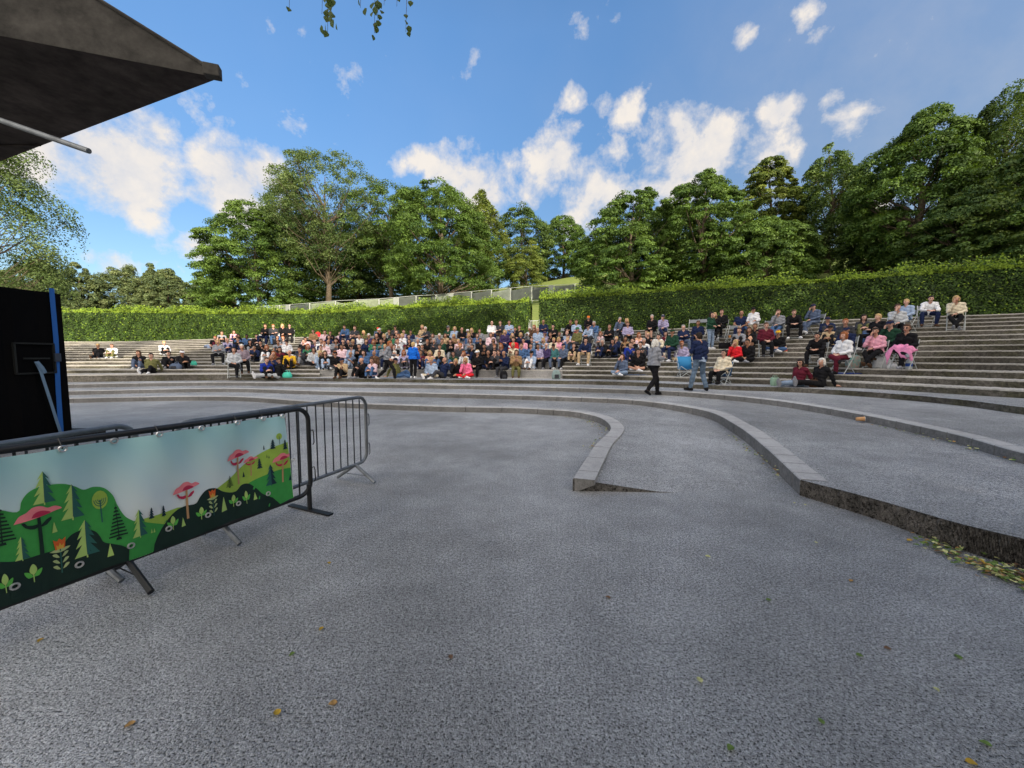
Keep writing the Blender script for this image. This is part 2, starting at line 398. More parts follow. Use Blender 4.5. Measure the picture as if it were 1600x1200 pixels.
# terrace steps
def level(k):
    """plan curve of small riser k (0..13 -> base of step k+1) and its base height"""
    s = k/13.0
    c = cF*(1-s)+cT*s; z0 = .58; zt = cT[:, 2]
    c = c.copy(); c[:, 2] = z0+(zt-z0)*(k/14.0); return c
NL = 14
lev = [level(k) for k in range(NL)]
def top_of(k): c = lev[k].copy(); c[:, 2] = lev[k][:, 2]+(cT[:, 2]-.58)/14.0; return c
bx = np.array([PIX(p)[0] if p[1] > 1 else 9999 for p in cF])
bx[:20] = -999
i0 = int(np.argmin(abs(bx-508))); i1 = int(np.argmin(abs(bx-882)))
st = MB()
def roughen(c, a, seed):
    r_ = np.random.RandomState(seed); o = c.copy(); o[:, 2] += r_.uniform(-a, a, len(c)); return o
def dens(c, q=4):
    n = len(c); x = np.arange(n); xx = np.linspace(0, n-1, (n-1)*q+1)
    return np.stack([np.interp(xx, x, c[:, k]) for k in range(3)], 1)
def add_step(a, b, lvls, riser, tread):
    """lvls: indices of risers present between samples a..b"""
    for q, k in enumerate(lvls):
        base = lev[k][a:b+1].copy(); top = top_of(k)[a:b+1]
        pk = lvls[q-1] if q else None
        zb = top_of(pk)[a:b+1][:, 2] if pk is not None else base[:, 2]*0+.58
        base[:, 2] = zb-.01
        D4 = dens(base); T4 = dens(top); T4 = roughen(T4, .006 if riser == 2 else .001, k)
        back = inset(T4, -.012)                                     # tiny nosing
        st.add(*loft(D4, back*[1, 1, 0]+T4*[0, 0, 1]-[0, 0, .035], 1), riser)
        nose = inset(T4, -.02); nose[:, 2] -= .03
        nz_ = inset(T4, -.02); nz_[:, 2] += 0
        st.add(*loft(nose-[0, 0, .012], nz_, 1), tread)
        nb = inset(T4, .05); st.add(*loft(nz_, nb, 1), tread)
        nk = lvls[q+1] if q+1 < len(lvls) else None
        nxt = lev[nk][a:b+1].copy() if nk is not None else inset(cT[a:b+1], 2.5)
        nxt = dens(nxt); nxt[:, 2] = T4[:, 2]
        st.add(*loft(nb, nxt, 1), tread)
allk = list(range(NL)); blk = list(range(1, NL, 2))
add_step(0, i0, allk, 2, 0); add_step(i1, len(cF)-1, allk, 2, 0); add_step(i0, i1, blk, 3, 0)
# tread between F level and block
v_, f_ = loft(withz(lev[0][i0:i1+1], .579), withz(lev[1][i0:i1+1], .579)); st.add(v_, f_, 0)
# cheeks where seat blocks meet the stairs
for ii in (i0, i1):
    for k in range(NL-1):
        if k % 2 == 1: continue
        a = lev[k][ii]; b = lev[k+1][ii]; zt = top_of(k)[ii][2]; zl = top_of(k-1)[ii][2] if k else .58
        st.add([(a[0], a[1], zl-.01), (b[0], b[1], zl-.01), (b[0], b[1], zt), (a[0], a[1], zt)], [(0, 1, 2, 3)], 3)
# riser of tread 4
b4 = c4.copy(); b4[:, 2] -= .02
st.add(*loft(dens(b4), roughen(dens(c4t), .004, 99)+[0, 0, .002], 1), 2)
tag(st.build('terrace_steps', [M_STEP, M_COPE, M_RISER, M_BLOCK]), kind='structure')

# ------------------------------------------------------------------ the park land beyond the hedge
CEN = np.array([0.0, -5.0])
ang_T = np.arctan2(cT[:, 1]-CEN[1], cT[:, 0]-CEN[0]); rad_T = np.hypot(cT[:, 0]-CEN[0], cT[:, 1]-CEN[1])
oT = np.argsort(ang_T)
sl_px = [115, 350, 420, 500, 700, 830, 900, 1060, 1253, 1450, 1600]
sl_v = [.03, .09, .15, .17, .19, .215, .235, .25, .25, .25, .25]
pxT = np.array([PIX(p)[0] if p[1] > 3 else (-500 if p[0] < 0 else 2500) for p in cT])
slT = np.interp(pxT, sl_px, sl_v)
def prof(off, s):
    return s*(np.minimum(off, 38)+1.3*np.clip(off-38, 0, 25)+.25*np.clip(off-63, 0, 80))
def terr(x, y):
    a = math.atan2(y-CEN[1], x-CEN[0]); r = math.hypot(x-CEN[0], y-CEN[1])
    A = ang_T[oT]
    r0 = float(np.interp(a, A, rad_T[oT])); s = float(np.interp(a, A, slT[oT])); z0 = float(np.interp(a, A, cT[oT, 2]))
    if y < -4: return 0.0
    return z0+float(prof(max(0, r-r0-2), s)) if r > r0 else .0
offs = [0.9, 2, 5, 10, 16, 23, 30, 38, 46, 54, 63, 80, 110, 160, 260, 500]
n = len(cT); v = []; f = []
dirs = np.stack([cT[:, 0]-CEN[0], cT[:, 1]-CEN[1]], 1); dirs /= np.linalg.norm(dirs, axis=1)[:, None]
for o_ in offs:
    for i in range(n):
        p = cT[i]; z = p[2]+float(prof(max(0, o_-2), slT[i]))+(.0 if o_ > 1 else -.02)+.004
        v.append((p[0]+dirs[i][0]*o_, p[1]+dirs[i][1]*o_, z))
for r in range(len(offs)-1):
    for i in range(n-1): f.append((r*n+i, r*n+i+1, (r+1)*n+i+1, (r+1)*n+i))
M_GRASS = mat('mown_grass', (.10, .15, .028), .9, col2=(.18, .21, .05), vscale=1.6, bump=.5, bscale=30, detail=9)
tag(mesh_obj('grass_bank', v, f, M_GRASS, smooth=True), kind='structure')
# ------------------------------------------------------------------ leaf cards
def leaf_mesh(name, pts, nrm, size, mats, parent=None, mi=None, asp=.62, seed=1, extra=None):
    """many small rhombic leaves: pts Nx3, nrm Nx3 (facing), size N"""
    r = np.random.RandomState(seed); n = len(pts)
    nrm = nrm/(np.linalg.norm(nrm, axis=1)[:, None]+1e-9)
    t = r.normal(size=(n, 3)); t -= (t*nrm).sum(1)[:, None]*nrm; t /= (np.linalg.norm(t, axis=1)[:, None]+1e-9)
    b = np.cross(nrm, t); s = np.asarray(size).reshape(-1, 1)*np.ones((n, 1))
    v = np.empty((n, 4, 3)); bend = nrm*s*.18
    v[:, 0] = pts-t*s; v[:, 1] = pts+b*s*asp+bend; v[:, 2] = pts+t*s; v[:, 3] = pts-b*s*asp+bend
    me = D.meshes.new(name); me.vertices.add(n*4); me.vertices.foreach_set('co', v.reshape(-1).astype(np.float32))
    me.loops.add(n*4); me.loops.foreach_set('vertex_index', np.arange(n*4, dtype=np.int32))
    me.polygons.add(n); me.polygons.foreach_set('loop_start', np.arange(0, n*4, 4, dtype=np.int32))
    for m in (mats if isinstance(mats, (list, tuple)) else [mats]): me.materials.append(m)
    if mi is not None: me.polygons.foreach_set('material_index', mi.astype(np.int32))
    me.update(calc_edges=True)
    o = D.objects.new(name, me); COL.objects.link(o)
    if parent: o.parent = parent
    return o
def leafmat(name, c, var=.45, tr=.28, vs=.35):
    return mat(name, c, .62, var=var, vscale=vs, trans=tr, spec=.25)
GREENS = {
 'maple': [leafmat('maple_leaf', (.07, .125, .024)), leafmat('maple_leaf_pale', (.10, .165, .032)), leafmat('maple_leaf_deep', (.042, .082, .018))],
 'ash': [leafmat('ash_leaf', (.085, .13, .04)), leafmat('ash_leaf_pale', (.12, .165, .055)), leafmat('ash_leaf_deep', (.045, .08, .025))],
 'beech': [leafmat('beech_leaf', (.06, .105, .026)), leafmat('beech_leaf_pale', (.1, .15, .035)), leafmat('beech_leaf_deep', (.033, .065, .018))],
 'lime': [leafmat('lime_leaf', (.11, .15, .028)), leafmat('lime_leaf_pale', (.15, .185, .036)), leafmat('lime_leaf_deep', (.06, .09, .02))],
 'far': [leafmat('distant_leaf', (.1, .135, .055)), leafmat('distant_leaf_pale', (.14, .17, .07)), leafmat('distant_leaf_deep', (.06, .09, .04))],
}
BARK = mat('tree_bark', (.09, .07, .05), .95, var=.5, vscale=6, bump=.8, bscale=14)
DENS = 2.5
def crown_points(shape, H, Wd, base, seed, clumps, per, leaf, airy=0, droop=0, depth=None, flat=.62, low=.12):
    """leaf positions, facing, material index and clump centres for a crown.
    shape: list of (height fraction, radius fraction)"""
    r = np.random.RandomState(seed)
    hs = np.array([q[0] for q in shape]); rs = np.array([q[1] for q in shape])
    C = []; 
    hmax = H-base
    ph = r.uniform(0, 6.28, 6)
    while len(C) < clumps:
        h = r.uniform(0, 1); rad = float(np.interp(h, hs, rs))*Wd/2
        if r.uniform() > (rad/(Wd/2))**1.0+.15: continue
        a = r.uniform(0, 2*math.pi)
        lob = 1+.13*math.sin(2*a+ph[0]+h*3)+.11*math.sin(3*a+ph[1]-h*5)+.08*math.sin(5*a+ph[2]+h*8)
        q = r.uniform(0, 1)**(.33 if not airy else .5)
        q = .25+.75*q
        C.append((math.cos(a)*rad*lob*q, math.sin(a)*rad*lob*q*(depth or 1), base+h*hmax*(.97+.05*math.sin(a*2+ph[3])), q, rad))
    C = np.array(C)
    pts = []; nr = []; mi = []; sz = []
    cs = Wd/(clumps**.5)*(1.22 if not airy else 1.12)
    for k in range(clumps):
        n = int(per*DENS*r.uniform(.6, 1.5)); s = cs*r.uniform(.55, 1.25)
        d = r.normal(size=(n, 3)); d /= np.linalg.norm(d, axis=1)[:, None]
        d[:, 2] = np.where(r.uniform(size=n) < .68, abs(d[:, 2]), d[:, 2])      # mostly the upper side of the clump
        rr_ = r.uniform(.30, 1.25, size=(n, 1))**.6
        p = d*rr_*np.array([s, s, s*flat])
        out = C[k, :3]-np.array([0, 0, C[k, 2]]); ol = np.linalg.norm(out)+1e-6
        p[:, 2] -= (p[:, 0]*out[0]+p[:, 1]*out[1])/ol*(.25+droop)               # branch tips hang down
        if droop: p[:, 2] -= r.exponential(droop*1.1, n)*(r.uniform(size=n) < .6)
        fn = d*np.array([1, 1, 1.3])+r.normal(size=(n, 3))*.45+np.array([0, 0, .25])
        base_m = r.choice([0, 1, 2], p=[.52, .26, .22])
        m = np.where(r.uniform(size=n) < .72, base_m, r.randint(0, 3, n))
        pts.append(p+C[k, :3]); nr.append(fn); mi.append(m); sz.append(leaf*.66*r.uniform(.6, 1.25, n))
    return np.concatenate(pts), np.concatenate(nr), np.concatenate(mi), np.concatenate(sz), C
SH_ROUND = [(0, .45), (.12, .82), (.35, 1), (.6, .92), (.8, .68), (.93, .38), (1, .12)]
SH_TALL = [(0, .4), (.15, .75), (.4, 1), (.65, .8), (.85, .5), (1, .12)]
SH_DOME = [(0, .85), (.2, 1), (.5, .95), (.75, .7), (.92, .4), (1, .15)]
SH_OPEN = [(0, .35), (.2, .7), (.5, .9), (.7, 1), (.88, .7), (1, .25)]
def make_tree(kind, loc, H, Wd, seed, label, name, base=None, shape=SH_ROUND, clumps=150, per=70, leaf=.22, airy=0, droop=0, trunk=.35, group=None, limbs=9, flat=.55, depth=None, lean=0, cat='tree'):
    e = empty(name, loc, 0, label, cat, group)
    r = random.Random(seed)
    if base is None: base = H*.16
    clumps = int(clumps*(1.5 if loc[1] > 20 else 1))
    pts, nr, mi, sz, C = crown_points(shape, H, Wd, base, seed, clumps, per, leaf, airy, droop, depth, flat)
    crown = leaf_mesh('crown', pts, nr, sz, GREENS[kind], e, mi, seed=seed+5)
    t = MB(); hh = H*.86
    tp = [Vector((lean*(k/6)**2*H+math.sin(k*1.3+seed)*.012*H*(k > 0), math.cos(k*1.7+seed)*.01*H*(k > 0), hh*k/6-.3*(k == 0))) for k in range(7)]
    t.tube(tp, [trunk*(1.25 if k == 0 else 1-.145*k) for k in range(7)], 9)
    idx = sorted(range(len(C)), key=lambda i: -C[i, 3])
    for q in range(min(len(C), limbs*6)):
        c = C[r.choice(idx[:max(6, int(len(idx)*.8))])] if q >= limbs else C[idx[(q*7) % len(idx)]]
        zz = max(base*.55, c[2]-Wd*.28-r.uniform(0, .1)*H); k = min(5.6, max(.5, zz/hh*6)); i = int(k); u = k-i
        s = tp[i]*(1-u)+tp[i+1]*u; end = Vector(c[:3]); mid = s.lerp(end, .5)+Vector((0, 0, -.03*Wd))
        ra = trunk*(.34 if q < limbs else .14)
        t.tube([s, s.lerp(mid, .6)+Vector((0, 0, .01*H)), mid, end], [ra, ra*.8, ra*.6, ra*.15], 5, cap=False)
    t.build('trunk', BARK, e, smooth=True)
    return e
def tree_px(kind, px, d, top, wpx, seed, label, name, basefrac=.16, **k):
    """place a tree at bearing px and distance d; its top reaches photo row top; width in photo pixels"""
    x = (px-800)/FPX*d*.985; z = terr(x, d); wpx = wpx*1.02; H = PD(px, top, d).z-z
    return make_tree(kind, (x, d, z), H, wpx*d/FPX, seed, label, name, base=H*basefrac, **k)
TREES = [
 # kind, px, dist, top, width px, label, name, options
 ('maple', 402, 70, 322, 165, 'bushy maple at the left end of the tall tree belt, foliage down to the fence', 'maple_tree', dict(basefrac=.01, shape=SH_DOME, clumps=300, per=85, leaf=.26)),
 ('ash', 512, 68, 243, 175, 'tallest airy ash with thin top and pale bare trunk above the fence', 'ash_tree', dict(basefrac=.26, shape=SH_OPEN, clumps=260, per=42, leaf=.21, airy=1, flat=.8, trunk=.45, limbs=16)),
 ('ash', 455, 74, 262, 90, 'slender ash rising just left of the tallest airy ash', 'ash_tree', dict(basefrac=.3, shape=SH_TALL, clumps=110, per=45, leaf=.22, airy=1, flat=.9, trunk=.3, limbs=10)),
 ('beech', 560, 78, 350, 170, 'dark low beech filling the gap under the tall ash', 'beech_tree', dict(basefrac=.04, shape=SH_DOME, clumps=190, per=75, leaf=.24)),
 ('maple', 612, 72, 292, 130, 'open maple with sky showing through its upper limbs', 'maple_tree', dict(basefrac=.22, shape=SH_OPEN, clumps=150, per=55, leaf=.22, airy=1, limbs=14, trunk=.4)),
 ('maple', 690, 62, 286, 168, 'broad bright maple standing in full light behind the fence', 'maple_tree', dict(basefrac=.13, shape=SH_DOME, clumps=330, per=85, leaf=.21, trunk=.5, flat=.68)),
 ('lime', 752, 72, 294, 78, 'narrow yellowish lime with hanging foliage beside the broad bright maple', 'lime_tree', dict(basefrac=.05, shape=SH_TALL, clumps=140, per=75, leaf=.22, droop=.6)),
 ('beech', 815, 92, 322, 95, 'dark rounded beech behind the small round bush', 'beech_tree', dict(basefrac=.05, clumps=160, per=70, leaf=.28)),
 ('maple', 880, 98, 340, 90, 'shorter maple left of the dark right hand belt, above the grass slope', 'maple_tree', dict(basefrac=.02, shape=SH_DOME, clumps=160, per=70, leaf=.3)),
 ('lime', 822, 70, 376, 60, 'small round tree on the slope beside the grass', 'small_tree', dict(basefrac=.03, shape=SH_DOME, clumps=90, per=85, leaf=.17, trunk=.15)),
 ('maple', 985, 47, 298, 150, 'maple with thin crown at the left end of the right hand belt', 'maple_tree', dict(basefrac=.04, shape=SH_DOME, clumps=240, per=75, leaf=.18, trunk=.35)),
 ('maple', 1095, 45, 272, 150, 'tall maple with lobed crown left of the yellowish lime', 'maple_tree', dict(basefrac=.05, shape=SH_ROUND, clumps=260, per=85, leaf=.18, trunk=.35)),
 ('maple', 1195, 41, 345, 130, 'low spreading maple in front of the yellowish lime', 'maple_tree', dict(basefrac=.03, shape=SH_DOME, clumps=240, per=85, leaf=.16, flat=.68)),
 ('lime', 1195, 50, 243, 95, 'yellowish lime with a pointed top above the low maple', 'lime_tree', dict(basefrac=.2, shape=SH_TALL, clumps=170, per=85, leaf=.2)),
 ('beech', 1290, 46, 234, 105, 'airy birch with drooping twigs and a bright gap at its right', 'birch_tree', dict(basefrac=.12, shape=SH_OPEN, clumps=180, per=75, leaf=.17, airy=1, droop=.5, limbs=14)),
 ('maple', 1425, 36, 176, 180, 'big broad maple right of the bright gap', 'maple_tree', dict(basefrac=.05, shape=SH_TALL, clumps=330, per=95, leaf=.165, droop=.15, flat=.68, trunk=.45)),
 ('beech', 1555, 33, 138, 150, 'tall dark weeping birch at the right edge of the picture', 'birch_tree', dict(basefrac=.1, shape=SH_OPEN, clumps=240, per=85, leaf=.13, airy=1, droop=.9, limbs=16)),
 ('beech', 1360, 41, 330, 90, 'low dark beech under the bright gap', 'beech_tree', dict(basefrac=.02, shape=SH_DOME, clumps=140, per=80, leaf=.17)),
 ('beech', 1500, 30, 300, 140, 'low dark beech behind the right end of the hedge', 'beech_tree', dict(basefrac=.02, shape=SH_DOME, clumps=180, per=80, leaf=.14)),
 ('beech', 1680, 26, 170, 220, 'dark beech reaching in from beyond the right edge', 'beech_tree', dict(basefrac=.05, shape=SH_DOME, clumps=220, per=80, leaf=.16)),
 ('beech', 478, 80, 335, 170, 'shaded beech behind the two ash trees', 'beech_tree', dict(basefrac=.02, shape=SH_DOME, clumps=200, per=70, leaf=.26)),
 ('maple', 352, 74, 400, 60, 'lowest maple at the very left tip of the tall tree belt', 'maple_tree', dict(basefrac=.01, shape=SH_DOME, clumps=110, per=70, leaf=.24)),
 ('beech', 640, 84, 345, 190, 'shaded beech deep between the bright maple and the ash', 'beech_tree', dict(basefrac=.03, shape=SH_DOME, clumps=170, per=70, leaf=.28)),
 ('beech', 1040, 55, 330, 190, 'shaded beech deep in the right hand belt', 'beech_tree', dict(basefrac=.02, shape=SH_DOME, clumps=170, per=75, leaf=.24)),
 ('maple', 930, 90, 372, 70, 'low maple half hidden by the left end of the right hand belt', 'maple_tree', dict(basefrac=.02, shape=SH_DOME, clumps=110, per=70, leaf=.26)),
]
for i, (kd, px, d, top, wd, lb, nm, op) in enumerate(TREES):
    tree_px(kd, px, d, top, wd, 100+i*7, lb, nm, group='trees beyond the hedge', **op)
FAR = [(60, 105, 408, 110, 'far tree behind the black tower, partly below the birch'), (125, 112, 412, 70, 'second far tree from the black tower'), (200, 118, 413, 95, 'widest far tree, right of the second one'),
       (262, 104, 424, 80, 'far tree with a low wide crown in the middle of the far row'), (240, 125, 416, 60, 'far tree peeping over the low wide crown'), (318, 120, 430, 62, 'last but one far tree towards the tall belt'), (345, 108, 446, 50, 'smallest far tree beside the tall belt')]
for i, (px, d, top, wd, lb) in enumerate(FAR):
    tree_px('far', px, d, top, wd, 300+i, lb, 'far_tree', basefrac=.02, shape=[(0, 1), (.3, 1), (.55, .9), (.8, .62), (1, .15)], clumps=230, per=60, leaf=.36, group='far trees at the left', flat=.8)
# birch at far left, hanging over the tower
make_tree('ash', (-24.6, 17.5, 0.0), 12.0, 7.2, 41, 'feathery birch overhanging the black tower at the far left', 'birch_tree', base=3.2, shape=[(0, .5), (.3, .9), (.6, 1), (.85, .8), (1, .4)], clumps=85, per=210, leaf=.08, airy=1, droop=.45, trunk=.2, limbs=18, flat=.5)
# wood behind the camera: casts the evening shade over the arena
CAST = [(1.2, -14, 15, 9, 6), (6.5, -11, 19.5, 11, 7), (14, -13, 22, 12, 8), (21, -10, 22, 12, 9), (29, -10, 21, 12, 10), (37, -6, 20, 12, 11), (45, 0, 19.5, 12, 12), (10, -19, 22, 14, 13), (24, -19, 24, 14, 14), (36, -17, 23, 14, 15), (50, -10, 20, 14, 16), (54, 8, 17, 12, 17)]
LBC = ['lowest, closest to the stage', 'nearest the stage', 'second from the stage', 'third from the stage', 'fourth from the stage', 'fifth from the stage', 'sixth from the stage', 'in the rear row nearest the stage', 'in the middle of the rear row', 'fourth in the rear row', 'at the end of the rear row', 'at the far end beside the terraces']
CASTERS = []
for (x, y, H, Wd, sd_), lb in zip(CAST, LBC):
    CASTERS.append(make_tree('beech', (x, y, 0), H, Wd, 500+sd_, 'beech behind the arena, '+lb, 'beech_tree', base=2.0, shape=SH_DOME, clumps=130, per=60, leaf=.5, group='trees behind the arena'))
# ------------------------------------------------------------------ hedges
HM = [leafmat('hedge_leaf', (.065, .12, .02), vs=1.2), leafmat('hedge_leaf_sunlit', (.19, .28, .03), vs=1.2), leafmat('hedge_leaf_shaded', (.03, .06, .014), vs=1.2)]  # sun on the hedge top and shade on its front put into leaf colours
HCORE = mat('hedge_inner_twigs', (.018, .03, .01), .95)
top_tab = [(115, 481), (200, 481), (350, 483), (500, 482), (600, 475), (700, 469), (828, 463), (842, 458), (900, 455), (1060, 444), (1253, 431), (1400, 419), (1500, 411), (1600, 403)]
def hedge(a0, a1, name, label, seed):
    """a0, a1: sample range on the top curve"""
    r = np.random.RandomState(seed)
    L = cT[a0:a1+1]; n = len(L)
    if n < 2: return
    front = inset(L, 1.0); back = inset(L, 2.6)
    hz = []
    for p, q in zip(L, front):
        px = PIX(q)[0] if q[1] > 8 else (0 if q[0] < 0 else 1700)
        row = float(np.interp(px, [t_[0] for t_ in top_tab], [t_[1] for t_ in top_tab]))
        if 60 < px < 1640: h = PD(px, row, q[1]).z-q[2]
        else: h = 2.9 if px < 100 else 2.35
        hz.append(max(1.7, min(3.6, h-.22)))
    hz = np.array(hz); e = empty(name, tuple(L[n//2]*[1, 1, 0]), 0, label, 'hedge')
    off = L[n//2]*[1, 1, 0]
    tb = front.copy()*1.0; tb[:, 2] = L[:, 2]+hz-.12; tk = back.copy(); tk[:, 2] = tb[:, 2]
    core = MB()
    fi = inset(L, 1.12); bi = inset(L, 2.48)
    fb_ = fi.copy(); fb_[:, 2] = L[:, 2]-.05; ft_ = fi.copy(); ft_[:, 2] = tb[:, 2]; bb_ = bi.copy(); bb_[:, 2] = L[:, 2]-.05; bt_ = bi.copy(); bt_[:, 2] = tb[:, 2]
    core.add(*loft(fb_-off, ft_-off, 2)); core.add(*loft(ft_-off, bt_-off, 1)); core.add(*loft(bt_-off, bb_-off, 2))
    for i_, fl in ((0, 1), (n-1, 0)):
        q = [fb_[i_]-off, ft_[i_]-off, bt_[i_]-off, bb_[i_]-off]; core.add(q, [(0, 1, 2, 3)] if fl else [(3, 2, 1, 0)])
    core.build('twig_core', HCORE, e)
    # arc length table
    seg = np.linalg.norm(np.diff(L[:, :2], axis=0), axis=1); cum = np.concatenate([[0], np.cumsum(seg)]); tot = cum[-1]
    # density grows towards the camera
    def sample(N_):
        u = r.uniform(0, tot, N_*3); dd = np.interp(u, cum, np.hypot(L[:, 0], L[:, 1])); keep = r.uniform(size=len(u)) < np.clip(20/dd, .2, 1)**1.2
        u = u[keep][:N_]; return u
    d0 = np.gradient(L[:, :2], axis=0); d0 /= np.linalg.norm(d0, axis=1)[:, None]; nrm = np.stack([-d0[:, 1], d0[:, 0]], 1)
    def at(u, arr): return np.interp(u, cum, arr)
    Nf = int(tot*1100)
    u = sample(Nf); k = len(u); h = r.uniform(0, 1, k)
    nx, ny = at(u, nrm[:, 0]), at(u, nrm[:, 1]); H_ = at(u, hz)
    wob = .10*np.sin(u*1.1+h*4)+.07*np.sin(u*2.9-h*7)+.05*np.sin(u*6.3+h*11)
    dep = r.exponential(.05, k)-.06+wob*.8
    p = np.stack([at(u, front[:, 0])+nx*dep, at(u, front[:, 1])+ny*dep, at(u, L[:, 2])+h*H_-.02], 1)-off
    fn = np.stack([-nx, -ny, np.full(k, .35)], 1)+r.normal(size=(k, 3))*.55
    dist = np.hypot(at(u, L[:, 0]), at(u, L[:, 1]))
    mi = r.choice([0, 1, 2], size=k, p=[.42, .06, .52]); mi = np.where(h > .93, 1, mi)  # front mostly in the shaded tone, upper rim in the sunlit tone
    P1, N1, S1, MI1 = p, fn, .034+dist*.0011+r.uniform(-.01, .012, k), mi
    # top: upright shoots
    Nt = int(tot*650); u = sample(Nt); k = len(u); w_ = r.uniform(0, 1, k)**1.6; dist = np.hypot(at(u, L[:, 0]), at(u, L[:, 1]))
    nx, ny = at(u, nrm[:, 0]), at(u, nrm[:, 1]); H_ = at(u, hz)
    sh = r.exponential(.1, k)*(1+.6*np.sin(u*.7)+.5*np.sin(u*2.3+1)); sh = np.clip(sh, 0, .55)
    p = np.stack([at(u, front[:, 0])+nx*(w_*1.5-.05), at(u, front[:, 1])+ny*(w_*1.5-.05), at(u, L[:, 2])+H_-.05+sh], 1)-off
    fn = np.stack([-nx*.8, -ny*.8, np.full(k, .3)], 1)+r.normal(size=(k, 3))*.6
    mi = r.choice([0, 1, 2], size=k, p=[.25, .65, .1])  # top shoots mostly in the sunlit tone
    P2, N2, S2, MI2 = p, fn, .036+dist*.0011+r.uniform(-.01, .012, k), mi
    pt = [P1, P2]; nn = [N1, N2]; ss = [S1, S2]; mm = [MI1, MI2]
    for i_, sg in ((0, -1), (n-1, 1)):       # cut ends
        k = 900; w_ = r.uniform(0, 1, k); h = r.uniform(0, 1, k); dd = d0[i_]*sg
        b = front[i_][None, :2]*(1-w_[:, None])+back[i_][None, :2]*w_[:, None]+dd[None, :]*(.05-r.exponential(.04, k))[:, None]
        pt.append(np.concatenate([b, (L[i_][2]+h*hz[i_])[:, None]], 1)-off); nn.append(np.tile([dd[0], dd[1], .3], (k, 1))+r.normal(size=(k, 3))*.5)
        ss.append(np.full(k, .06)); mm.append(r.choice([0, 1, 2], size=k, p=[.5, .1, .4]))
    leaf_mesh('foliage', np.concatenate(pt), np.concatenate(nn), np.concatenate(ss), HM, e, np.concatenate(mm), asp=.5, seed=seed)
    return e
fT = inset(cT, 1.0); pxs = np.array([PIX(p)[0] if p[1] > 8 else (-900 if p[0] < 0 else 3000) for p in fT])
gl = int(np.argmin(abs(pxs-826))); gr = int(np.argmin(abs(pxs-843)))
# the opening is cut exactly by inserting samples
def cut_curve(px):
    j = int(np.searchsorted(pxs, px)); u = (px-pxs[j-1])/(pxs[j]-pxs[j-1]); return j, cT[j-1]*(1-u)+cT[j]*u
jl, pl = cut_curve(826); jr, pr = cut_curve(842.5)
_c = cT
cT = np.concatenate([_c[:jl], pl[None], pl[None]+(pr-pl)[None]*.5, pr[None], _c[jr:]]) ; il = jl; ir = jl+2
hedge(8, il, 'hedge', 'long clipped hedge left of the railed opening, its front partly in evening sun', 21)
hedge(ir, len(cT)-12, 'hedge', 'long clipped hedge right of the railed opening, rising to the right edge', 22)
gateL, gateR = Vector(inset(cT, 1.1)[il]), Vector(inset(cT, 1.1)[ir])
cT = _c

# birch by the camera: its crown is overhead and out of the picture, a few twig tips hang in at the top
be_ = make_tree('beech', (3.4, -4.2, 0), 13.5, 11.5, 71, 'birch overhead whose few leafy twig tips hang in at the top of the picture', 'birch_tree', base=5.6, shape=SH_DOME, clumps=150, per=75, leaf=.2, airy=1, trunk=.24, limbs=12)
tw = MB(); rt_ = random.Random(4); o_ = be_.location
lp = []; ln_ = []
HANG = [(452, 15, 3), (512, 50, 16), (503, 22, 8), (517, 34, 10), (585, 52, 15), (590, 30, 10), (563, 12, 3), (634, 50, 7), (620, 10, 3), (600, 8, 4)]
hub = PD(560, -90, 3.6)
tw.tube([Vector((3.4, -4.2, 6.4))-o_, Vector((1.6, -.6, 6.9))-o_, Vector((.2, 1.8, 6.6))-o_, hub-o_], [.07, .05, .03, .014], 6)
for px, py, nl in HANG:
    end = PD(px, py, 3.45+rt_.uniform(-.25, .25)); st_ = hub.lerp(Vector((end.x, end.y, hub.z)), .8); 
    path = [hub, st_, Vector((end.x+.02, end.y, (st_.z+end.z)/2)), end]
    tw.tube([p-o_ for p in path], [.008, .004, .0025, .0015], 5)
    for q in range(nl):
        u = (q+.5)/nl; c_ = path[2].lerp(end, u) if rt_.random() < .9 else path[1].lerp(path[2], u)
        c_ = c_+Vector((rt_.uniform(-.04, .04), rt_.uniform(-.04, .04), -.02)); lp.append(tuple(c_-o_)); ln_.append((rt_.uniform(-1, 1), -1+rt_.uniform(-.6, .6), rt_.uniform(-.4, .4)))
tw.build('hanging_branch', BARK, be_)
# pointed leaves of the twigs
v = []; f = []
for c_, nn in zip(lp, ln_):
    c_ = Vector(c_); n_ = Vector(nn).normalized(); dn_ = Vector((rt_.uniform(-.35, .35), 0, -1)).normalized(); dn_ = (dn_-n_*dn_.dot(n_)).normalized(); s_ = dn_.cross(n_); L_ = rt_.uniform(.042, .068); b = len(v)
    for a_, w_ in ((0, 0), (.3, .42), (.6, .38), (1, 0)):
        if w_ == 0: v.append(c_+dn_*L_*a_)
        else: v += [c_+dn_*L_*a_+s_*L_*w_+n_*.004, c_+dn_*L_*a_-s_*L_*w_+n_*.004]
    f += [(b, b+1, b+2), (b+1, b+3, b+4, b+2), (b+3, b+5, b+4)]
mesh_obj('hanging_leaves', v, f, GREENS['ash'][0], be_)
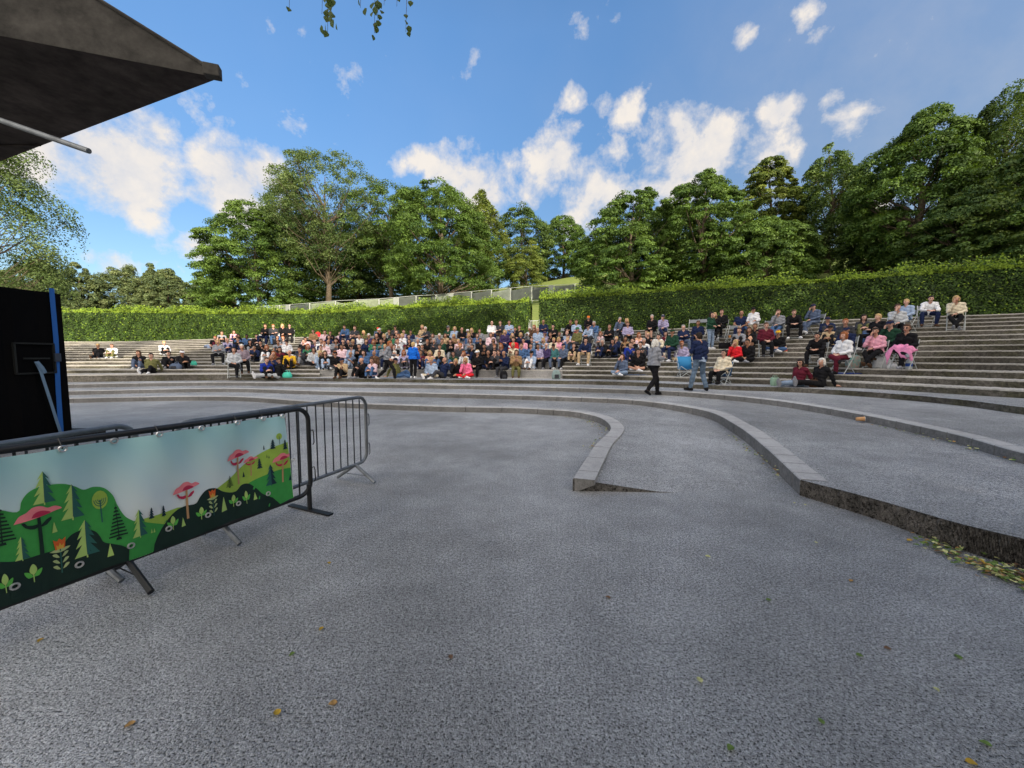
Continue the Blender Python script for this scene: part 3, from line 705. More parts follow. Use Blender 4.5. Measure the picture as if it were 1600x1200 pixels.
# ------------------------------------------------------------------ gate and site fence
M_STEEL = mat('galvanised_steel', (.30, .32, .34), .42, metal=.75, var=.25, vscale=9, bump=.1, bscale=60)
M_STEELD = mat('dull_galvanised_tube', (.17, .185, .2), .5, metal=.6, var=.3, vscale=7)
M_BLACK = mat('black_paint', (.012, .013, .015), .45, var=.3, vscale=12, spec=.4)
M_PALE = mat('pale_grey_tube', (.45, .48, .48), .5, metal=.2)
g_ = MB(); gv = gateR-gateL; gz = terr(gateL.x, gateL.y)
ge = empty('railing_gate', gateL.lerp(gateR, .5), 0, 'low steel railing gate closing the gap between the two hedges', 'gate')
gl_, gr_ = gateL-ge.location, gateR-ge.location
fr = MB(); fr.tube([gl_+Vector((0, 0, .95)), gr_+Vector((0, 0, .95))], .025, 6); fr.tube([gl_+Vector((0, 0, .1)), gr_+Vector((0, 0, .1))], .02, 6)
for q in (gl_, gr_): fr.tube([q, q+Vector((0, 0, 1.05))], .035, 6)
fr.build('gate_frame', M_PALE, ge)
br = MB()
for k in range(1, 7): q = gl_.lerp(gr_, k/7); br.tube([q+Vector((0, 0, .1)), q+Vector((0, 0, .95))], .012, 5)
br.build('bars', M_PALE, ge)
# tarpaulin covered site fence on the slope: every panel of it is its own part
def fabric(name, col, alpha=0):
    return mat(name, col, .75, var=.25, vscale=1.2, bump=.3, bscale=4)
FT = [fabric('fence_sheet_pale', (.15, .18, .12)), fabric('fence_sheet_dark', (.05, .06, .055)), fabric('fence_sheet_mid', (.12, .14, .12))]
fpx = [400, 437, 453, 484, 524, 558, 592, 622, 650, 681, 708, 737, 768, 798, 831, 865, 898, 930]
ftop = [480, 477, 476, 473.5, 470, 468.5, 467, 464.5, 462, 460.5, 458, 455.5, 452.5, 450, 447, 445.5, 443.5, 442]
fe = empty('site_fence', (0, 60, terr(0, 60)), 0, 'temporary steel panel fence hung with torn green grey sheeting on the slope behind the hedge', 'fence')
rf = random.Random(5)
pts = []
for x, y in zip(fpx, ftop): pts.append(PD(x, y, 56+2.0*math.sin(x*.02)))
for k in range(len(pts)-1):
    a, b = pts[k]-fe.location, pts[k+1]-fe.location; hgt = 2.0
    d = (b-a).normalized(); a2 = a+d*.05; b2 = b-d*.05
    f = MB()
    for p0, p1 in ((a2, b2), (a2-Vector((0, 0, hgt)), b2-Vector((0, 0, hgt))), (a2, a2-Vector((0, 0, hgt))), (b2, b2-Vector((0, 0, hgt)))): f.tube([p0, p1], .028, 6)
    f.tube([a2-Vector((0, 0, hgt)), a2-Vector((0, 0, hgt+.6))], .03, 5)
    f.build('panel_frame', M_PALE, fe)
    nx_, nz_ = 14, 8; vs = []; fs = []; sag = rf.choice([0, .05, .12, .35]); ph = rf.uniform(0, 6)
    off_ = Vector((-d.y, d.x, 0)).normalized()
    tl = rf.uniform(-.1, .35)*(1 if k > 6 else .3)
    for j in range(nz_+1):
        for i in range(nx_+1):
            u, v_ = i/nx_, j/nz_
            topdrop = .06+sag*math.sin(math.pi*u)+max(0, tl)*(1-u)
            p = a2.lerp(b2, .015+.97*u)-Vector((0, 0, topdrop+(hgt-.1-topdrop)*v_))
            p += off_*(.05*math.sin(u*9+ph+v_*3)*math.sin(math.pi*u)-.045); vs.append(p)
    for j in range(nz_):
        for i in range(nx_): q = j*(nx_+1)+i; fs.append((q, q+1, q+nx_+2, q+nx_+1))
    so_ = mesh_obj('sheet', vs, fs, FT[0] if k in (0, 1, 2, 3, 4, 5, 6) and k != 2 else (FT[2] if k % 3 == 0 else FT[1]), fe, smooth=True)
    m_ = so_.modifiers.new('thickness', 'SOLIDIFY'); m_.thickness = .012
    if k in (1, 6, 9, 14, 16):   # overlapped double sheet at a joint
        f = MB(); f.box(b-Vector((0, 0, 1.0))-d*.35+off_*-.09, (.7, .03, 1.9), 0, rot=Matrix.Rotation(math.atan2(d.y, d.x), 3, 'Z')); f.build('sheet_overlap', mat('overlap_sheet', (.2, .22, .21), .8), fe)

# ------------------------------------------------------------------ stage roof corner, top left
CAN = concrete('stained_stage_roof', (.022, .018, .017), (.075, .062, .056), pscale=14, bump=.25, big=.5)
CAN2 = concrete('roof_fascia', (.028, .027, .025), (.085, .08, .073), pscale=16, bump=.25, big=.45)
zT = PD(345, 122, 5.0).z
T_ = PD(343, 122, 5.0); A_ = P(0, 252, zT); Bq = P(0, 56, zT)
ce = empty('stage_roof', (-9.5, 3, 0), 0, 'dark pointed corner of the stage roof jutting in at the top left', 'roof')
o0 = ce.location
dA = (A_-T_); dB = (Bq-T_)
A2 = T_+dA*1.9; B2 = T_+dB*3.2; C2 = T_+dA*1.9+dB*3.2
asc = T_+dB*3.2+Vector((0, 0, (dB*3.2).length*.5))
asc2 = A2+Vector((0, 0, .12)); up = Vector((0, 0, .05))
def rel(*q): return [p-o0 for p in q]
u_ = MB()
nu = 24                                                        # underside with slight sag
for i in range(nu):
    a0, a1 = i/nu, (i+1)/nu
    u_.add(rel(T_+dA*1.9*a0, T_+dA*1.9*a1, T_+dA*1.9*a1+dB*3.2*a1, T_+dA*1.9*a0+dB*3.2*a0), [(0, 1, 2, 3)])
u_.add(rel(T_+up*0, B2, T_+dA*1.9+dB*3.2), [(2, 1, 0)])
u_.build('underside', CAN, ce)
f_ = MB(); t2 = T_+Vector((0, 0, .045))
nside = Vector((-dB.y, dB.x, 0)).normalized()*(.04)
f_.add(rel(T_+Vector((0, 0, .002)), B2+Vector((0, 0, .002)), asc, t2), [(0, 1, 2, 3)])
f_.build('fascia', CAN2, ce)
r_ = MB(); r_.add(rel(t2, asc, C2+Vector((0, 0, 2.4)), A2+Vector((0, 0, .25))), [(0, 1, 2, 3)]); r_.add(rel(T_, t2, A2+Vector((0, 0, .25)), A2), [(0, 1, 2, 3)])
r_.build('roof_top', CAN, ce)
s_ = MB(); d2 = dB.normalized()
e1 = t2; e2 = t2+(asc-t2)*1.0
s_.tube(rel(e1+Vector((0, 0, .0)), e2), .022, 6); s_.build('edge_trim', CAN2, ce)
s_ = MB(); rot = Matrix.Rotation(math.atan2(dB.y, dB.x), 3, 'Z'); s_.box(T_-o0+d2*.07+Vector((0, 0, .06)), (.17, .11, .14), 0, rot)
bevel(s_.build('corner_block', CAN2, ce), .01)
s_ = MB(); p0 = PD(139, 236, 4.4); p1 = PD(-120, 146, 4.4); s_.tube(rel(p0, p1), .029, 12); s_.build('pole', M_STEELD, ce, smooth=False)
s_ = MB()                                                      # far supports, out of the picture
for q in (A2+Vector((.4, -.3, 0)), B2+Vector((-.3, .3, 0)), C2+Vector((.3, .3, 0))): s_ = MB(); s_.tube(rel(Vector((q.x, q.y, 0)), Vector((q.x, q.y, zT))), .12, 10); s_.build('column', CAN2, ce)
s_ = MB(); q0, q1 = T_+dA*.74+dB*.02, T_+dA*1.05+dB*.9
s_.tube(rel(q0+Vector((0, 0, -.012)), q1+Vector((0, 0, -.012))), .016, 6); s_.build('seam', CAN, ce)

# ------------------------------------------------------------------ black draped tower with ratchet straps
M_DRAPE = mat('black_drape', (.0035, .0035, .004), .95, spec=.08, bump=.25, bscale=6)
M_BLUE = mat('blue_webbing', (.02, .12, .42), .7, bump=.3, bscale=90)
M_PBLUE = mat('pale_webbing', (.16, .25, .36), .75, bump=.3, bscale=90)
q = P(112, 672, .12); tx, ty = q.x, q.y; zt_ = PD(112, 460, ty).z
te = empty('black_tower', (tx-1.3, ty-1.7, 0), 0, 'tall black draped loudspeaker tower strapped with blue webbing at the left edge', 'tower')
o0 = te.location
bd = MB(); nseg = 26; sh = []
W_, L_ = 2.6, 3.4
for (xa, ya), (xb, yb) in (((tx, ty), (tx, ty-L_)), ((tx, ty-L_), (tx-W_, ty-L_)), ((tx-W_, ty-L_), (tx-W_, ty)), ((tx-W_, ty), (tx, ty))):
    for i in range(nseg):
        u = i/nseg; fx = .012*math.sin(u*37)+.008*math.sin(u*83+1); dx, dy = (xb-xa), (yb-ya); ln = math.hypot(dx, dy)
        sh.append((xa+dx*u+dy/ln*-fx*1.0, ya+dy*u+dx/ln*fx))
vs = []; fs = []; m = len(sh); nzr = 10
for j in range(nzr+1):
    for i, (x, y) in enumerate(sh): vs.append((x-o0.x, y-o0.y, .12+(zt_-.12)*j/nzr+(.012*math.sin(i*.9) if j == nzr else 0)))
for j in range(nzr):
    for i in range(m): fs.append((j*m+i, j*m+(i+1) % m, (j+1)*m+(i+1) % m, (j+1)*m+i))
fs.append(tuple(nzr*m+i for i in range(m)))
mesh_obj('drape', vs, fs, M_DRAPE, te)
b_ = MB(); b_.box((tx-o0.x-W_/2+.16, ty-o0.y-L_/2+.1, .06), (W_+.5, L_+.35, .1)); bevel(b_.build('base_board', mat('black_board', (.012, .012, .012), .7, var=.4), te), .01)
def on_face(px, py):       # point on the side of the tower that faces the arena (x = tx)
    a = (px-800)/FPX; b = (600-py)/FPX; dy = math.cos(PITCH)+b*math.sin(PITCH); t = tx/a
    return Vector((tx, dy*t, CAMZ+(b*math.cos(PITCH)-math.sin(PITCH))*t))
def strap(name, pts, wd, m, parent, off=.03, thick=.004):
    v = []; f = []
    for i, p in enumerate(pts):
        q = Vector(p)-o0+Vector((off, 0, 0)); w2 = wd/2*(1 if not isinstance(wd, list) else 1)
        d = Vector(pts[min(i+1, len(pts)-1)])-Vector(pts[max(0, i-1)]); s = Vector((1, 0, 0)).cross(d.normalized())*w2
        v += [q+s, q-s, q-s+Vector((thick, 0, 0)), q+s+Vector((thick, 0, 0))]
    for i in range(len(pts)-1):
        a = i*4
        for k in range(4): f.append((a+k, a+4+k, a+4+(k+1) % 4, a+(k+1) % 4))
    e = (len(pts)-1)*4; f += [(3, 2, 1, 0), (e, e+1, e+2, e+3)]
    return mesh_obj(name, v, f, m, parent)
p0, p1 = on_face(78, 452), on_face(93, 676)
st_ = strap('strap', [p0+Vector((-.1, 0, .03)), p0+Vector((0, 0, .02)), p0.lerp(p1, .35)+Vector((.01, .01, 0)), p0.lerp(p1, .7), p1], .085, M_BLUE, te)
bk = MB(); c = p0.lerp(p1, .47)-o0; bk.box(c+Vector((.06, 0, 0)), (.03, .1, .16)); bk.build('buckle', mat('dark_buckle', (.08, .1, .14), .4, metal=.6), te)
q0, q1 = on_face(50, 565), on_face(89, 676)
strap('loose_strap', [q0, q0.lerp(q1, .12)+Vector((.03, 0, 0)), q0.lerp(q1, .5)+Vector((.05, -.03, .02)), q1], .05, M_PBLUE, te, off=.07)
strap('strap_end', [q0, q0+Vector((.02, .06, -.12)), q0+Vector((.02, .1, -.22))], .06, M_PBLUE, te, off=.09)
h_ = MB(); c = on_face(53, 560)-o0
for dy, dz, sy, sz in ((0, .28, .62, .03), (0, -.28, .62, .03), (-.3, 0, .03, .56), (.3, 0, .03, .56)): h_.box(c+Vector((.02, dy, dz)), (.05, sy, sz))
h_.box(c+Vector((.06, 0, .0)), (.02, .4, .03)); h_.build('handle_plate', mat('black_plate', (.02, .022, .022), .5, metal=.3), te)

# ------------------------------------------------------------------ crowd barriers
def barrier(name, a, b, label, feet, mframe, mbar, zb=.2, ztop=1.08, side=1, rt=.021, group=None, nb=19, lcap=True):
    """a, b: ground points below the two ends"""
    a = Vector((a[0], a[1], 0)); b = Vector((b[0], b[1], 0)); c = a.lerp(b, .5)
    e = empty(name, c, 0, label, 'barrier', group); d = (b-a).normalized(); L = (b-a).length; n = Vector((-d.y, d.x, 0))
    def pt(s, z, o=0): return a-c+d*s+n*o+Vector((0, 0, z))
    r = .13; path = []
    def arc(cs, cz, a0, a1):
        return [pt(cs+r*math.cos(a0+(a1-a0)*k/6), cz+r*math.sin(a0+(a1-a0)*k/6)) for k in range(7)]
    pth = arc(r, ztop-r, math.pi, math.pi/2)+arc(L-r, ztop-r, math.pi/2, 0)+arc(L-r, zb+r, 0, -math.pi/2)+arc(r, zb+r, -math.pi/2, -math.pi)
    pth.append(pth[0]); f = MB(); f.tube(pth, rt, 10, cap=False); f.build('frame', mframe, e, smooth=True)
    bb = MB()
    for k in range(1, nb):
        s = L*k/nb; edge = r-math.sqrt(max(0, r*r-max(0, r-min(s, L-s))**2)) if min(s, L-s) < r else 0
        bb.tube([pt(s, zb+edge), pt(s, ztop-edge)], .0075, 6)
    bb.build('bars', mbar, e)
    for s, kind in feet:
        ft = MB()
        if kind == 'v':
            for o_ in (-.3, .3):
                ft.tube([pt(s, zb+.0, 0), pt(s+.0, .03, o_)], .021, 8)
            ft.tube([pt(s, .1, -.2), pt(s, .1, .2)], .005, 5)
        else:
            ft.tube([pt(s, zb+.1), pt(s, .02)], rt*1.05, 8); ft.box(pt(s, .012), (.06, .62, .016), rot=Matrix.Rotation(math.atan2(d.y, d.x), 3, 'Z'))
        ft.build('foot', mframe, e)
    for z in (.85, .45):
        hk = MB(); pp = [pt(L, z), pt(L+.05, z+.01), pt(L+.06, z-.03), pt(L+.06, z-.13), pt(L+.045, z-.15)]; hk.tube(pp, .006, 5); hk.build('hook', mbar, e)
    return e
qa = P(487, 797, 0); qb = P(0, 940, .22); dn = Vector((qa.x-qb.x, qa.y-qb.y, 0)).normalized()
endA = Vector((qa.x, qa.y, 0))
startA = endA-dn*2.45
barrier('crowd_barrier', startA, endA, 'black crowd barrier carrying the printed forest banner', [(2.43, 'flat'), ((P(197, 912, 0)-startA).dot(dn), 'v'), (.03, 'v')], M_BLACK, M_BLACK, zb=.19, ztop=1.1, rt=.023)
startA2 = startA-dn*2.5
g1 = P(556, 753, 0); g2 = P(338, 846, 0); dg = Vector((g1.x-g2.x, g1.y-g2.y, 0)).normalized()
gend = Vector((g1.x, g1.y, 0))+dg*.22; gst = Vector((g2.x, g2.y, 0))-dg*.27
barrier('crowd_barrier', gst, gend, 'galvanised crowd barrier with its bars open to view, at the right end of the row', [((Vector((g1.x, g1.y, 0))-gst).length, 'v'), ((Vector((g2.x, g2.y, 0))-gst).length, 'v')], M_STEELD, mat('dark_bars', (.03, .035, .045), .5, metal=.3), zb=.23, ztop=1.1, group='galvanised crowd barriers')
g3 = P(210, 662, 1.1); db_ = Vector((.14, .76, 0)).normalized(); bend = Vector((g3.x, g3.y, 0)); bst = bend-db_*2.35
barrier('crowd_barrier', bst, bend, 'galvanised crowd barrier mostly hidden behind the printed banner, beside the black tower', [(1.99, 'v'), (.3, 'v')], M_STEELD, mat('dark_bars', (0, 0, 0)), zb=.23, ztop=1.1, group='galvanised crowd barriers')

# ------------------------------------------------------------------ printed banner tied to the black barrier
bn = Vector((dn.y, -dn.x, 0))                                   # towards the camera side
if bn.dot(-endA) < 0: bn = -bn
ORG = endA+bn*.05
def bpt(px, py):
    """plane coordinates (s along the barrier from its right end, z) of a photo pixel"""
    a = (px-800)/FPX; b = (600-py)/FPX
    dv = Vector((a, math.cos(PITCH)+b*math.sin(PITCH), b*math.cos(PITCH)-math.sin(PITCH)))
    t = (ORG-Vector((0, 0, CAMZ))).dot(bn)/dv.dot(bn); p = Vector((0, 0, CAMZ))+dv*t
    return ((p-ORG).dot(-dn), p.z)
def wr(s, z):
    """wrinkled cloth offset"""
    return 1.7*.012*math.sin(s*5.1+1)*math.sin(z*3.1)+.009*math.sin(s*13+z*4)*(.4+z)+.006*math.sin(s*23-z*11+2)+.010*math.exp(-((s-.95)**2)/.02)*(z-.2)-.012*math.exp(-((s-1.45)**2)/.03)*(z-.2)+.02*math.exp(-(s-.1)**2/.012)*math.exp(-(z-.3)**2/.03)
be = empty('banner', ORG+Vector((0, 0, 0)), 0, 'printed banner of stylised green hills, pines and pink trees tied to the black barrier', 'banner')
def b3(s, z, off): p = -dn*s+bn*(wr(s, z)+off); return (p.x, p.y, z)
TR, BR_ = bpt(443, 641), bpt(458, 765)
SL = 2.9
def edge_top(s): return min(TR[1], 1.068)+.0+.004*math.sin(s*12)
def edge_bot(s): return .205+.05*math.exp(-s*4)+.006*math.sin(s*9)
nx_, nz_ = 200, 40; vs = []; fs = []; s0 = (TR[0]+BR_[0])/2
def clampz(s, z): return min(max(z, edge_bot(s)+.002), edge_top(s)-.002)
for j in range(nz_+1):
    for i in range(nx_+1):
        v_ = j/nz_; sr = TR[0]*(v_)+BR_[0]*(1-v_); s = sr+(SL-sr)*i/nx_; z = edge_bot(s)+(edge_top(s)-edge_bot(s))*v_
        vs.append(b3(s, z, 0))
for j in range(nz_):
    for i in range(nx_): q = j*(nx_+1)+i; fs.append((q, q+1, q+nx_+2, q+nx_+1))
mb_ = D.materials.new('banner_sky_print'); mb_.use_nodes = True; t = mb_.node_tree; bs = t.nodes['Principled BSDF']; bs.inputs['Roughness'].default_value = .45
gm = t.nodes.new('ShaderNodeNewGeometry'); sx = t.nodes.new('ShaderNodeSeparateXYZ'); t.links.new(gm.outputs['Position'], sx.inputs[0])
rp = t.nodes.new('ShaderNodeValToRGB'); e_ = rp.color_ramp.elements; e_[0].position = .35; e_[0].color = (.88, .88, .88, 1); e_[1].position = 1.0; e_[1].color = (.42, .72, .76, 1)
e2 = rp.color_ramp.elements.new(.62); e2.color = (.70, .82, .86, 1); t.links.new(sx.outputs['Z'], rp.inputs[0]); t.links.new(rp.outputs[0], bs.inputs['Base Color'])
o = mesh_obj('cloth', vs, fs, mb_, be, smooth=True)
INK = {k: mat('print_'+k, c, .5, var=.06, vscale=20) for k, c in dict(green=(.05, .33, .07), dgreen=(.02, .13, .04), lime=(.34, .52, .08), pale=(.44, .64, .18), night=(.008, .028, .022), teal=(.025, .12, .11), navy=(.01, .035, .05), pink=(.60, .10, .15), rose=(.85, .24, .28), crimson=(.50, .03, .09), wood=(.5, .3, .15), orange=(.75, .14, .03), red=(.6, .05, .02), yellow=(.75, .42, .06), leaf=(.12, .5, .08), ivory=(.45, .55, .25)).items()}
inks = list(INK.values()); ik = {k: i for i, k in enumerate(INK)}
prn = MB(); LAY = [0]
from mathutils.geometry import tessellate_polygon
def ink(poly, colr, layer, plane=False, maxd=.04):
    """a printed shape: polygon in photo pixels (or plane coordinates), laid on the cloth"""
    pp = [p if plane else bpt(*p) for p in poly]
    bm_ = bmesh.new()
    # densify outline
    q = []
    for i in range(len(pp)):
        a, b = pp[i], pp[(i+1) % len(pp)]; n = max(1, int(math.hypot(a[0]-b[0], a[1]-b[1])/maxd))
        for k in range(n): u = k/n; q.append((a[0]*(1-u)+b[0]*u, a[1]*(1-u)+b[1]*u))
    vv = [bm_.verts.new((s, z, 0)) for s, z in q]
    es = [bm_.edges.new((vv[i], vv[(i+1) % len(vv)])) for i in range(len(vv))]
    bmesh.ops.triangle_fill(bm_, use_beauty=True, edges=es)
    # slice along s so large shapes follow the folds
    ss = [v.co.x for v in bm_.verts]; x = min(ss)+maxd
    while x < max(ss):
        bmesh.ops.bisect_plane(bm_, geom=bm_.verts[:]+bm_.edges[:]+bm_.faces[:], plane_co=(x, 0, 0), plane_no=(1, 0, 0)); x += maxd
    zs = [v.co.y for v in bm_.verts]; y = min(zs)+.05
    while y < max(zs):
        bmesh.ops.bisect_plane(bm_, geom=bm_.verts[:]+bm_.edges[:]+bm_.faces[:], plane_co=(0, y, 0), plane_no=(0, 1, 0)); y += .05
    bm_.verts.index_update()
    V = []
    for v in bm_.verts:
        s, z = v.co.x, v.co.y
        v2 = min(1, max(0, (z-.2)/.85)); sr = TR[0]*v2+BR_[0]*(1-v2)+.004
        s = max(s, sr); z = clampz(s, z)
        V.append(b3(s, z, .004+.0007*layer))
    prn.add(V, [tuple(v.index for v in f.verts) for f in bm_.faces], ik[colr]); bm_.free()
def smooth_poly(pts, n=5): c = catmull([(x, y, 0) for x, y in pts], n); return [(p[0], p[1]) for p in c]
def scaled(cx, cy, w, h, shp):
    """shape in unit coordinates placed at a pixel (base centre), measured on the cloth"""
    s, z = bpt(cx, cy); return [(s-x*w*.62, z+y*h*.95) for x, y in shp]
def pine(cx, cy, w, h, two=('pale', 'teal'), layer=5, tiers=4):
    L = [(0, 1)]; 
    for k in range(tiers):
        yb = 1-(k+1)/tiers*.92; wd = .5*(.35+.65*(k+1)/tiers); L += [(-wd, yb-.02), (-wd*.38, yb+.05)] if k < tiers-1 else [(-wd, yb-.02)]
    L += [(0, .06)]
    ink(scaled(cx, cy, w, h, L), two[0], layer, True, .04)
    ink(scaled(cx, cy, w, h, [(-x, y) for x, y in L][::-1]), two[1], layer, True, .04)
    ink(scaled(cx, cy, w, h, [(-.03, 0), (.03, 0), (.03, .15), (-.03, .15)]), two[0], layer, True)
def cone(cx, cy, w, h, c='pale', layer=5): ink(scaled(cx, cy, w, h, [(-.5, 0), (.5, .02), (0, 1)]), c, layer, True, .04)
def umbrella(cx, cy, w, h, trunk='wood', layer=5):
    ink(scaled(cx, cy, w, h, [(-.04, 0), (.05, 0), (.035, .78), (-.035, .78)]), trunk, layer, True)
    ink(scaled(cx, cy, w, h, smooth_poly([(-.36, .72), (-.28, .62), (-.03, .58), (0, .62), (-.24, .66), (-.30, .73), (-.36, .72)], 3)[:-1]), 'night' if trunk == 'night' else 'crimson', layer, True)
    ink(scaled(cx, cy, w, h, smooth_poly([(.03, .60), (.22, .72), (.27, .72), (.06, .57), (.03, .60)], 3)[:-1]), 'night' if trunk == 'night' else 'crimson', layer, True)
    cap = smooth_poly([(-.5, .74), (-.38, .88), (-.25, .92), (-.1, 1.0), (.08, .99), (.2, .93), (.35, .94), (.5, .86), (.38, .84), (.1, .79), (-.2, .76), (-.5, .74)], 4)[:-1]
    ink(scaled(cx, cy, w, h, cap), 'rose', layer+1, True); ink(scaled(cx, cy, w, h, smooth_poly([(-.15, .79), (-.1, .86), (.05, .9), (.2, .86), (.26, .83), (.1, .79), (-.15, .79)], 3)[:-1]), 'crimson', layer+2, True)
def sprout(cx, cy, w, h, layer=7):
    ink(scaled(cx, cy, w, h, [(-.03, 0), (.03, 0), (.03, .45), (-.03, .45)]), 'pale', layer, True)
    for sx_, c in ((-1, 'leaf'), (1, 'leaf')):
        ink(scaled(cx, cy, w, h, [(sx_*x, y) for x, y in smooth_poly([(0, .3), (.3, .3), (.48, .66), (.2, .56), (0, .3)], 3)[:-1]]), c, layer, True)
    ink(scaled(cx, cy, w, h, smooth_poly([(0, .38), (.2, .62), (.15, .85), (0, 1), (-.15, .85), (-.2, .62), (0, .38)], 3)[:-1]), 'pale', layer+1, True)
def feather(cx, cy, w, h, c='night', layer=6):
    ink(scaled(cx, cy, w, h, [(-.03, 0), (.03, 0), (.01, 1), (-.01, 1)]), c, layer, True)
    for k in range(9):
        y = .1+.85*k/9; wd = .5*(1-k/9.5)
        for sx_ in (-1, 1): ink(scaled(cx, cy, w, h, [(0, y), (0, y+.05), (sx_*wd, y-.07+.1), (sx_*wd, y-.11+.1)]), c, layer, True, .04)
    ink(scaled(cx, cy, w, h, [(-.15, 0), (.15, 0), (.12, .07), (-.12, .07)]), c, layer, True)
def flower(cx, cy, w, h, layer=7):
    ink(scaled(cx, cy, w, h, [(-.03, 0), (.03, 0), (.03, .7), (-.03, .7)]), 'teal', layer, True)
    for k in range(3):
        for sx_ in (-1, 1): ink(scaled(cx, cy, w, h, [(sx_*x, y+.17*k) for x, y in smooth_poly([(.05, .12), (.2, .14), (.38, .24), (.2, .25), (.05, .12)], 2)[:-1]]), 'ivory', layer, True)
    ink(scaled(cx, cy, w, h, smooth_poly([(-.5, .68), (-.2, .62), (.2, .62), (.5, .7), (.2, .72), (-.2, .72), (-.5, .68)], 2)[:-1]), 'ivory', layer, True)
    ink(scaled(cx, cy, w, h, [(-.22, .70), (.22, .70), (.3, 1), (.12, .93), (0, 1), (-.12, .93), (-.3, 1)]), 'orange', layer+1, True)
    ink(scaled(cx, cy, w, h, [(-.16, .70), (.16, .70), (.18, .84), (.08, .78), (0, .88), (-.08, .78), (-.18, .84)]), 'yellow', layer+2, True)
# hills
ink([(-60, 975)]+smooth_poly([(-60, 792), (0, 797.5), (31, 798), (34, 785), (43, 772), (58.6, 762), (78, 757), (102, 756), (117, 760), (130, 765), (146, 761), (164, 763), (176, 773), (184, 791), (195, 807), (207, 813.5)], 5)+[(218, 811), (277, 793), (300, 800), (300, 830), (262, 850), (205, 880), (60, 930)], 'green', 0)
ink([(218, 811), (245, 803), (277, 793), (290, 792), (275, 815), (252, 818), (225, 815)], 'lime', 1)
ink([(238, 870), (240, 850)]+smooth_poly([(241, 848), (246, 834), (252, 822), (262, 808), (275, 797), (290, 790), (305, 786), (311, 776), (322, 765), (338, 763), (349, 768), (370, 768), (380, 758), (390, 756), (402, 763), (410, 771), (425, 777)], 4)+[(440, 790), (330, 835)], 'night', 3)
ink(smooth_poly([(336, 766), (351.6, 754), (375, 734.6), (394.5, 717), (414, 705), (433.6, 694.8), (452, 689)], 4)+[(464, 690), (464, 740), (420, 765), (372, 780), (345, 780)], 'lime', 1)
ink(smooth_poly([(380, 764), (392, 755), (410, 744), (430, 735.4), (448, 731), (464, 729)], 4)+[(464, 785), (420, 798), (395, 790)], 'green', 2)
ink([(-60, 990)]+smooth_poly([(-60, 881), (0, 879), (25, 878), (66, 865.5), (94, 856), (113, 836), (125, 830), (139, 828), (150, 831), (156, 838), (161, 846), (175, 849), (190, 852), (199, 857)], 5)+[(199, 885), (100, 930)], 'night', 3)
# trees and plants (sizes measured on the photo)
def scaled(cx, cy, w, h, shp):
    s, z = bpt(cx, cy); wm = abs(bpt(cx-w/2, cy)[0]-bpt(cx+w/2, cy)[0]); hm = bpt(cx, cy-h)[1]-z
    return [(s-x*wm, z+y*hm) for x, y in shp]
pine(70, 789, 36, 54, layer=4); pine(115, 813, 37, 58, layer=4); pine(37, 877, 24, 39, layer=4); pine(137.5, 871, 40, 60, layer=5); pine(217, 839, 25, 45, layer=5)
umbrella(66, 866, 77, 76, 'night', 5); umbrella(293, 810, 43, 58, 'wood', 6); umbrella(375, 757, 36, 55, 'wood', 6); umbrella(394.5, 744, 22, 31, 'wood', 6); umbrella(441, 753, 30, 46, 'wood', 6)
feather(6, 854, 44, 65, layer=5); feather(183.6, 842, 29, 57, layer=5); feather(360, 762, 12, 20, layer=5)
for x, y, w, h in ((233.6, 810, 9, 19), (253, 806, 8, 18), (406, 732.7, 8, 17), (425, 702, 8, 16), (443, 702, 8, 16), (413, 703, 3, 7)): pine(x, y, w, h, ('navy', 'navy'), 6, 4)
pine(422.7, 759, 17, 34, ('teal', 'navy'), 7, 4); cone(383.6, 746, 4, 9, 'navy'); cone(452, 750, 4, 10, 'navy', 6); cone(417, 715, 1.5, 5, 'navy'); cone(420, 716, 1.5, 5, 'navy')
for x, y, w, h in ((86, 832, 9, 17), (172, 868.6, 10, 21), (235, 832, 3, 7), (239, 831, 3, 7), (285.5, 821.7, 7, 14), (351.6, 799, 10, 23), (400, 780.7, 6, 12)): cone(x, y, w, h, 'pale', 6)
sprout(10, 926, 28, 30); sprout(54.7, 910, 30, 29); sprout(268.7, 827, 20, 22); sprout(313.7, 811, 17, 20); sprout(367, 792, 15, 19); sprout(386.7, 787, 13, 20)
flower(97.6, 895, 35, 55); flower(333, 805, 20, 41)
for cx_, cy_, rr_ in ((156, 781, 13), (433.6, 681.5, 4.5)):
    sh0 = [(.5*math.cos(t_*.45), .5*math.sin(t_*.45)) for t_ in range(14)]
    ink(scaled(cx_, cy_, rr_*2, rr_*2.2, sh0), 'lime', 5, True)
    ink(scaled(cx_, cy_, rr_*2, rr_*2.2, [(-.04, -1.25), (.04, -1.25), (.04, 0), (-.04, 0)]), 'teal', 6, True)
    if rr_ > 5:
        for k in (1, 2, 3):
            r1, r2 = .12*k, .12*k+.045
            ink(scaled(cx_, cy_, rr_*2, rr_*2.2, [(r2*math.cos(-math.pi*j/8), .05+r2*math.sin(-math.pi*j/8)) for j in range(9)]+[(r1*math.cos(-math.pi*j/8), .05+r1*math.sin(-math.pi*j/8)) for j in range(8, -1, -1)]), 'teal', 6, True)
prn.build('print', inks, be)
